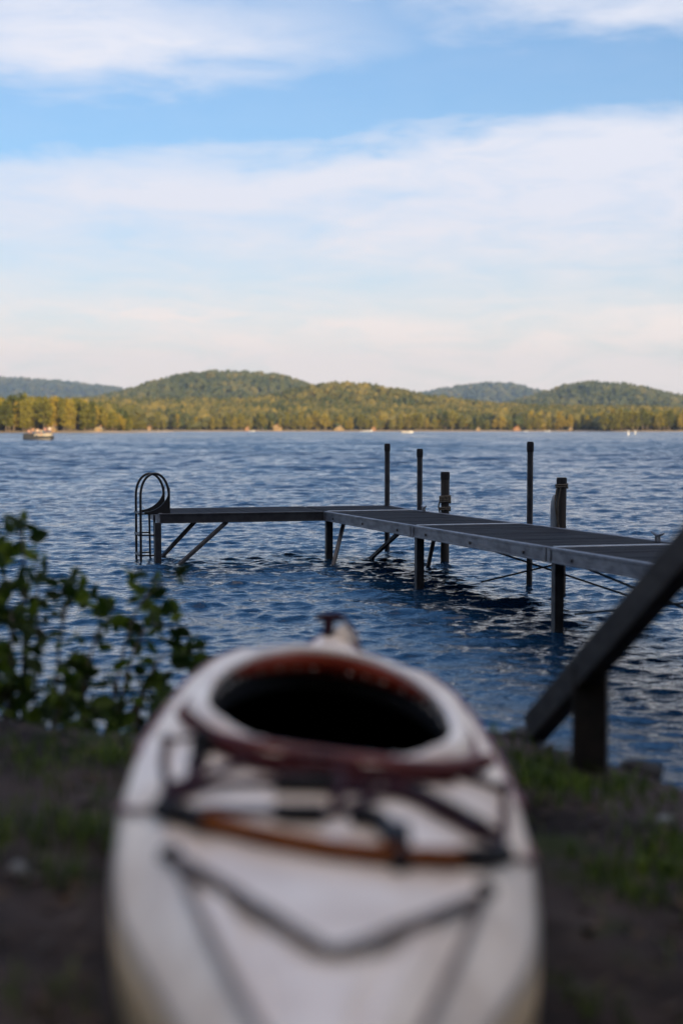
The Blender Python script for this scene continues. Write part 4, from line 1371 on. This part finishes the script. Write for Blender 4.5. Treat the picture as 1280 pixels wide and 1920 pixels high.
def person(loc, rz, mshirt, label, mpants='cloth_blue', parent_scale=1.0):
    """seated figure grown with a skin modifier; the shirt is the body mesh above the hips"""
    t = empty('person', loc, rz); tag(t, label, 'person', 'people on the boats')
    J = {'pel': (0, 0, .48), 'waist': (0, .02, .66), 'chest': (0, .03, .88), 'neck': (0, .0, 1.06), 'head': (0, -.02, 1.20), 'top': (0, -.01, 1.31),
         'kl': (.12, -.42, .50), 'kr': (-.12, -.42, .50), 'al': (.13, -.44, .08), 'ar': (-.13, -.44, .08), 'tl': (.14, -.60, .04), 'tr': (-.14, -.60, .04), 'hl': (.10, -.04, .47), 'hr': (-.10, -.04, .47),
         'sl': (.19, .03, .97), 'sr': (-.19, .03, .97), 'el': (.26, -.08, .74), 'er': (-.26, -.08, .74), 'wl': (.18, -.30, .62), 'wr': (-.18, -.30, .62), 'fl': (.15, -.40, .58), 'fr': (-.15, -.40, .58)}
    rad = dict(pel=.15, waist=.13, chest=.15, neck=.055, head=.095, top=.07, kl=.07, kr=.07, al=.045, ar=.045, tl=.04, tr=.04, hl=.10, hr=.10, sl=.07, sr=.07, el=.045, er=.045, wl=.034, wr=.034, fl=.03, fr=.03)
    E = [('pel', 'waist'), ('waist', 'chest'), ('chest', 'neck'), ('neck', 'head'), ('head', 'top'), ('pel', 'hl'), ('hl', 'kl'), ('kl', 'al'), ('al', 'tl'), ('pel', 'hr'), ('hr', 'kr'), ('kr', 'ar'), ('ar', 'tr'),
         ('chest', 'sl'), ('sl', 'el'), ('el', 'wl'), ('wl', 'fl'), ('chest', 'sr'), ('sr', 'er'), ('er', 'wr'), ('wr', 'fr')]
    ks = list(J)
    def grow(name, keys, mat_, infl):
        kk = [k for k in ks if k in keys]
        me = bpy.data.meshes.new(name); me.from_pydata([J[k] for k in kk], [(kk.index(a), kk.index(b_)) for a, b_ in E if a in kk and b_ in kk], [])
        o = link_mesh(name, me, mat_, t, True)
        sk = o.modifiers.new('skin', 'SKIN')
        if not me.skin_vertices: me.attributes.new
        for i, k in enumerate(kk):
            me.skin_vertices[0].data[i].radius = (rad[k] * infl, rad[k] * infl)
            me.skin_vertices[0].data[i].use_root = (i == 0)
        o.modifiers.new('sub', 'SUBSURF').levels = 1
        return o
    def grow_ok(name, keys, mat_, infl):
        bm = bmesh.new(); kk = [k for k in ks if k in keys]
        lay = bm.verts.layers.skin.verify(); vv = {}
        for k in kk:
            v = bm.verts.new(J[k]); v[lay].radius = (rad[k] * infl, rad[k] * infl); vv[k] = v
        list(vv.values())[0][lay].use_root = True
        for a, b_ in E:
            if a in vv and b_ in vv: bm.edges.new((vv[a], vv[b_]))
        me = bpy.data.meshes.new(name); bm.to_mesh(me); bm.free()
        o = link_mesh(name, me, mat_, t, True); o.modifiers.new('skin', 'SKIN'); o.modifiers.new('sub', 'SUBSURF').levels = 1
        return o
    grow_ok('body', ks, M['skin'], 1.0)
    grow_ok('shirt', ['waist', 'chest', 'sl', 'sr', 'el', 'er'], M[mshirt], 1.14)
    grow_ok('shorts', ['pel', 'hl', 'hr', 'kl', 'kr'], M[mpants], 1.12)
    MB().lathe((0, .005, 1.20), [(.10, -.03), (.112, .03), (.10, .09), (.06, .135), (.02, .15)], 12).build('hair', M['hair'], t, smooth=True, local=True)
    return t


# pontoon boat, 300 m out at the left
bw = on_z(74, 825, 0.0); BYd = bw.y
pb_ = empty('pontoon_boat', (bw.x, bw.y, 0), R(4)); tag(pb_, 'dark hulled pontoon boat carrying a group of people at the left', 'boat', 'small boats on the lake')
for sg in (-1, 1):
    MB().tube([(-2.35, sg * .85, .12), (-2.1, sg * .85, .12), (1.9, sg * .85, .12), (2.35, sg * .85, .26)], [.30, .36, .36, .08], 14).build('float', M['navy'], pb_, smooth=True, local=True)
MB().box((0, 0, .56), (4.8, 2.3, .10)).build('deck', M['pontoon'], pb_, local=True)
MB().box((0, -1.14, .48), (4.7, .06, .34)).build('side_skirt', M['navy'], pb_, local=True)
MB().box((0, 1.14, .48), (4.7, .06, .34)).build('side_skirt', M['navy'], pb_, local=True)
for sy in (-1, 1):
    MB().prism([(-.75, sy * 1.12, 1.02), (.15, sy * 1.12, .66), (2.2, sy * 1.12, .78), (2.2, sy * 1.12, 1.12)], (0, .05, 0)).build('fence_panel', M['fender_panel'], pb_, local=True)
MB().box((2.2, 0, .92), (.05, 2.2, .40)).build('fence_panel', M['fender_panel'], pb_, local=True)
for sy in (-1, 1):
    MB().box((-1.6, sy * 1.12, .86), (1.6, .05, .46)).build('fence_panel', M['navy'], pb_, local=True)
f_ = MB()
for yy in (-1.12, 1.12): f_.tube([(-2.3, yy, 1.24), (2.2, yy, 1.26)], .03, 6)
f_.build('top_rail', M['alu'], pb_, local=True)
for sx, sy in ((-1.7, .7), (1.4, .75), (1.4, -.75), (-.4, .75)):
    MB().box((sx, sy, .80), (1.0, .55, .40)).build('bench', M['cloth_white'], pb_, bevel=.05, local=True)
MB().box((-2.5, 0, .55), (.35, .35, .95)).build('outboard_motor', M['navy'], pb_, bevel=.06, local=True)
MB().box((-.3, .1, 1.0), (.5, .7, .8)).build('console', M['white'], pb_, bevel=.05, local=True)
for (lx_, ly_, up_, rz_, sh, lb) in [(-1.65, -.35, .62, 20, 'cloth_maroon', 'person in maroon at the left end of the pontoon boat'), (-1.0, -.2, .85, -30, 'cloth_orange', 'person in orange near the left end of the pontoon boat'),
                                     (-.15, -.5, .78, 10, 'cloth_white', 'person in white in the middle of the pontoon boat'), (.55, -.75, .62, 0, 'cloth_teal', 'person in teal sitting on the near side of the pontoon boat'),
                                     (.95, .2, .95, 150, 'cloth_pink', 'person in pink behind the one in teal on the pontoon boat'), (1.7, .3, 1.05, 200, 'cloth_white', 'person in white at the right end of the pontoon boat')]:
    person(Vector((bw.x + lx_, bw.y + ly_, up_ - .02)), R(rz_), sh, lb)

mbt = motorboat(763, 812, 6.2, 'white motorboat with a person under the middle hill', R(6))
person(Vector((mbt.location.x - .9, mbt.location.y, .45)), R(60), 'cloth_maroon', 'person in dark red sitting in the white motorboat')
motorboat(690, 809, 8.5, 'larger white boat moored off the brown cottage on the far shore', R(8), True, 1385)
motorboat(679, 809, 4.6, 'smaller white boat left of the larger moored one', R(15), False, 1380)
motorboat(293, 809, 6, 'white boat beside the small pale cottage at the far shore', R(5), True, 1388)
motorboat(242, 809, 5, 'white boat off the tip of the left point', R(-8), False, 1120)
motorboat(985, 809, 4.5, 'small white boat right of the red roofed cottage', R(12), False, 1385)
motorboat(472, 809, 6, 'white boat in front of the small brown cottage', R(3), False, 1388)
motorboat(1024, 809, 6, 'white boat between the two cottages at the right', R(-5), True, 1388)


def buoy(px, py, label):
    w = on_z(px, py, 0)
    t = empty('buoy', (w.x, w.y, 0)); tag(t, label, 'buoy', 'white marker buoys')
    MB().lathe((0, 0, -.3), [(.05, 0), (.26, .12), (.28, .6), (.24, 1.2), (.17, 1.7), (.06, 1.82)], 14).build('float', M['white'], t, smooth=True, local=True)
    MB().lathe((0, 0, .85), [(.272, 0), (.262, .14)], 14).build('band', M['cloth_blue'], t, smooth=True, local=True)


buoy(1177, 816, 'left one of the two white marker buoys at the right'); buoy(1190, 814.5, 'right one of the two white marker buoys at the right')

# ------------------------------------------------------------------ wooded hillside behind the viewer (shades the near shore)
def back_z(x, y):
    x = np.asarray(x, float); y = np.asarray(y, float)
    return 7.0 + np.clip(-28 - y, 0, 60) * .42 + 1.5 * np.sin(x * .05) - 2


X = np.linspace(-150, 150, 60); Yy = np.linspace(-130, -27, 24)
XX, YY = np.meshgrid(X, Yy)
o = np_mesh('hillside', np.stack([XX, YY, back_z(XX, YY)], -1).reshape(-1, 3), grid_faces(24, 60), M['forest_floor'], smooth=True); tag(o, kind='structure')
P = scatter_on(back_z, -145, 145, -120, -32, 5.0, 1.0)
forest('woods', P, 15, 'forest_deep', 'dark woods on the slope behind the viewer', 1.2)

P = np.array([(x, y, ground_z(x, y) - .3) for x, y in zip(rng.uniform(-48, 48, 420), rng.uniform(-29, -13, 420))])
forest('woods', P, 14, 'forest_deep', 'dark woods close behind the viewer on the bank', 1.0)

# ------------------------------------------------------------------ haze
hz = MB().box((0, 5900, 300), (18400, 12600, 604))
m = bpy.data.materials.new('summer_haze'); m.use_nodes = True
T = NT(m.node_tree); T.n.remove(T.n['Principled BSDF'])
pv = T.new('ShaderNodeVolumePrincipled'); pv.inputs['Density'].default_value = 6.5e-5; pv.inputs['Color'].default_value = (0.62, 0.80, 1.0, 1)
pv.inputs['Anisotropy'].default_value = 0.45
T.l.new(pv.outputs[0], T.n['Material Output'].inputs['Volume'])
o = hz.build('haze', m); tag(o, 'thin blue summer haze over the lake', 'haze', kind='stuff')
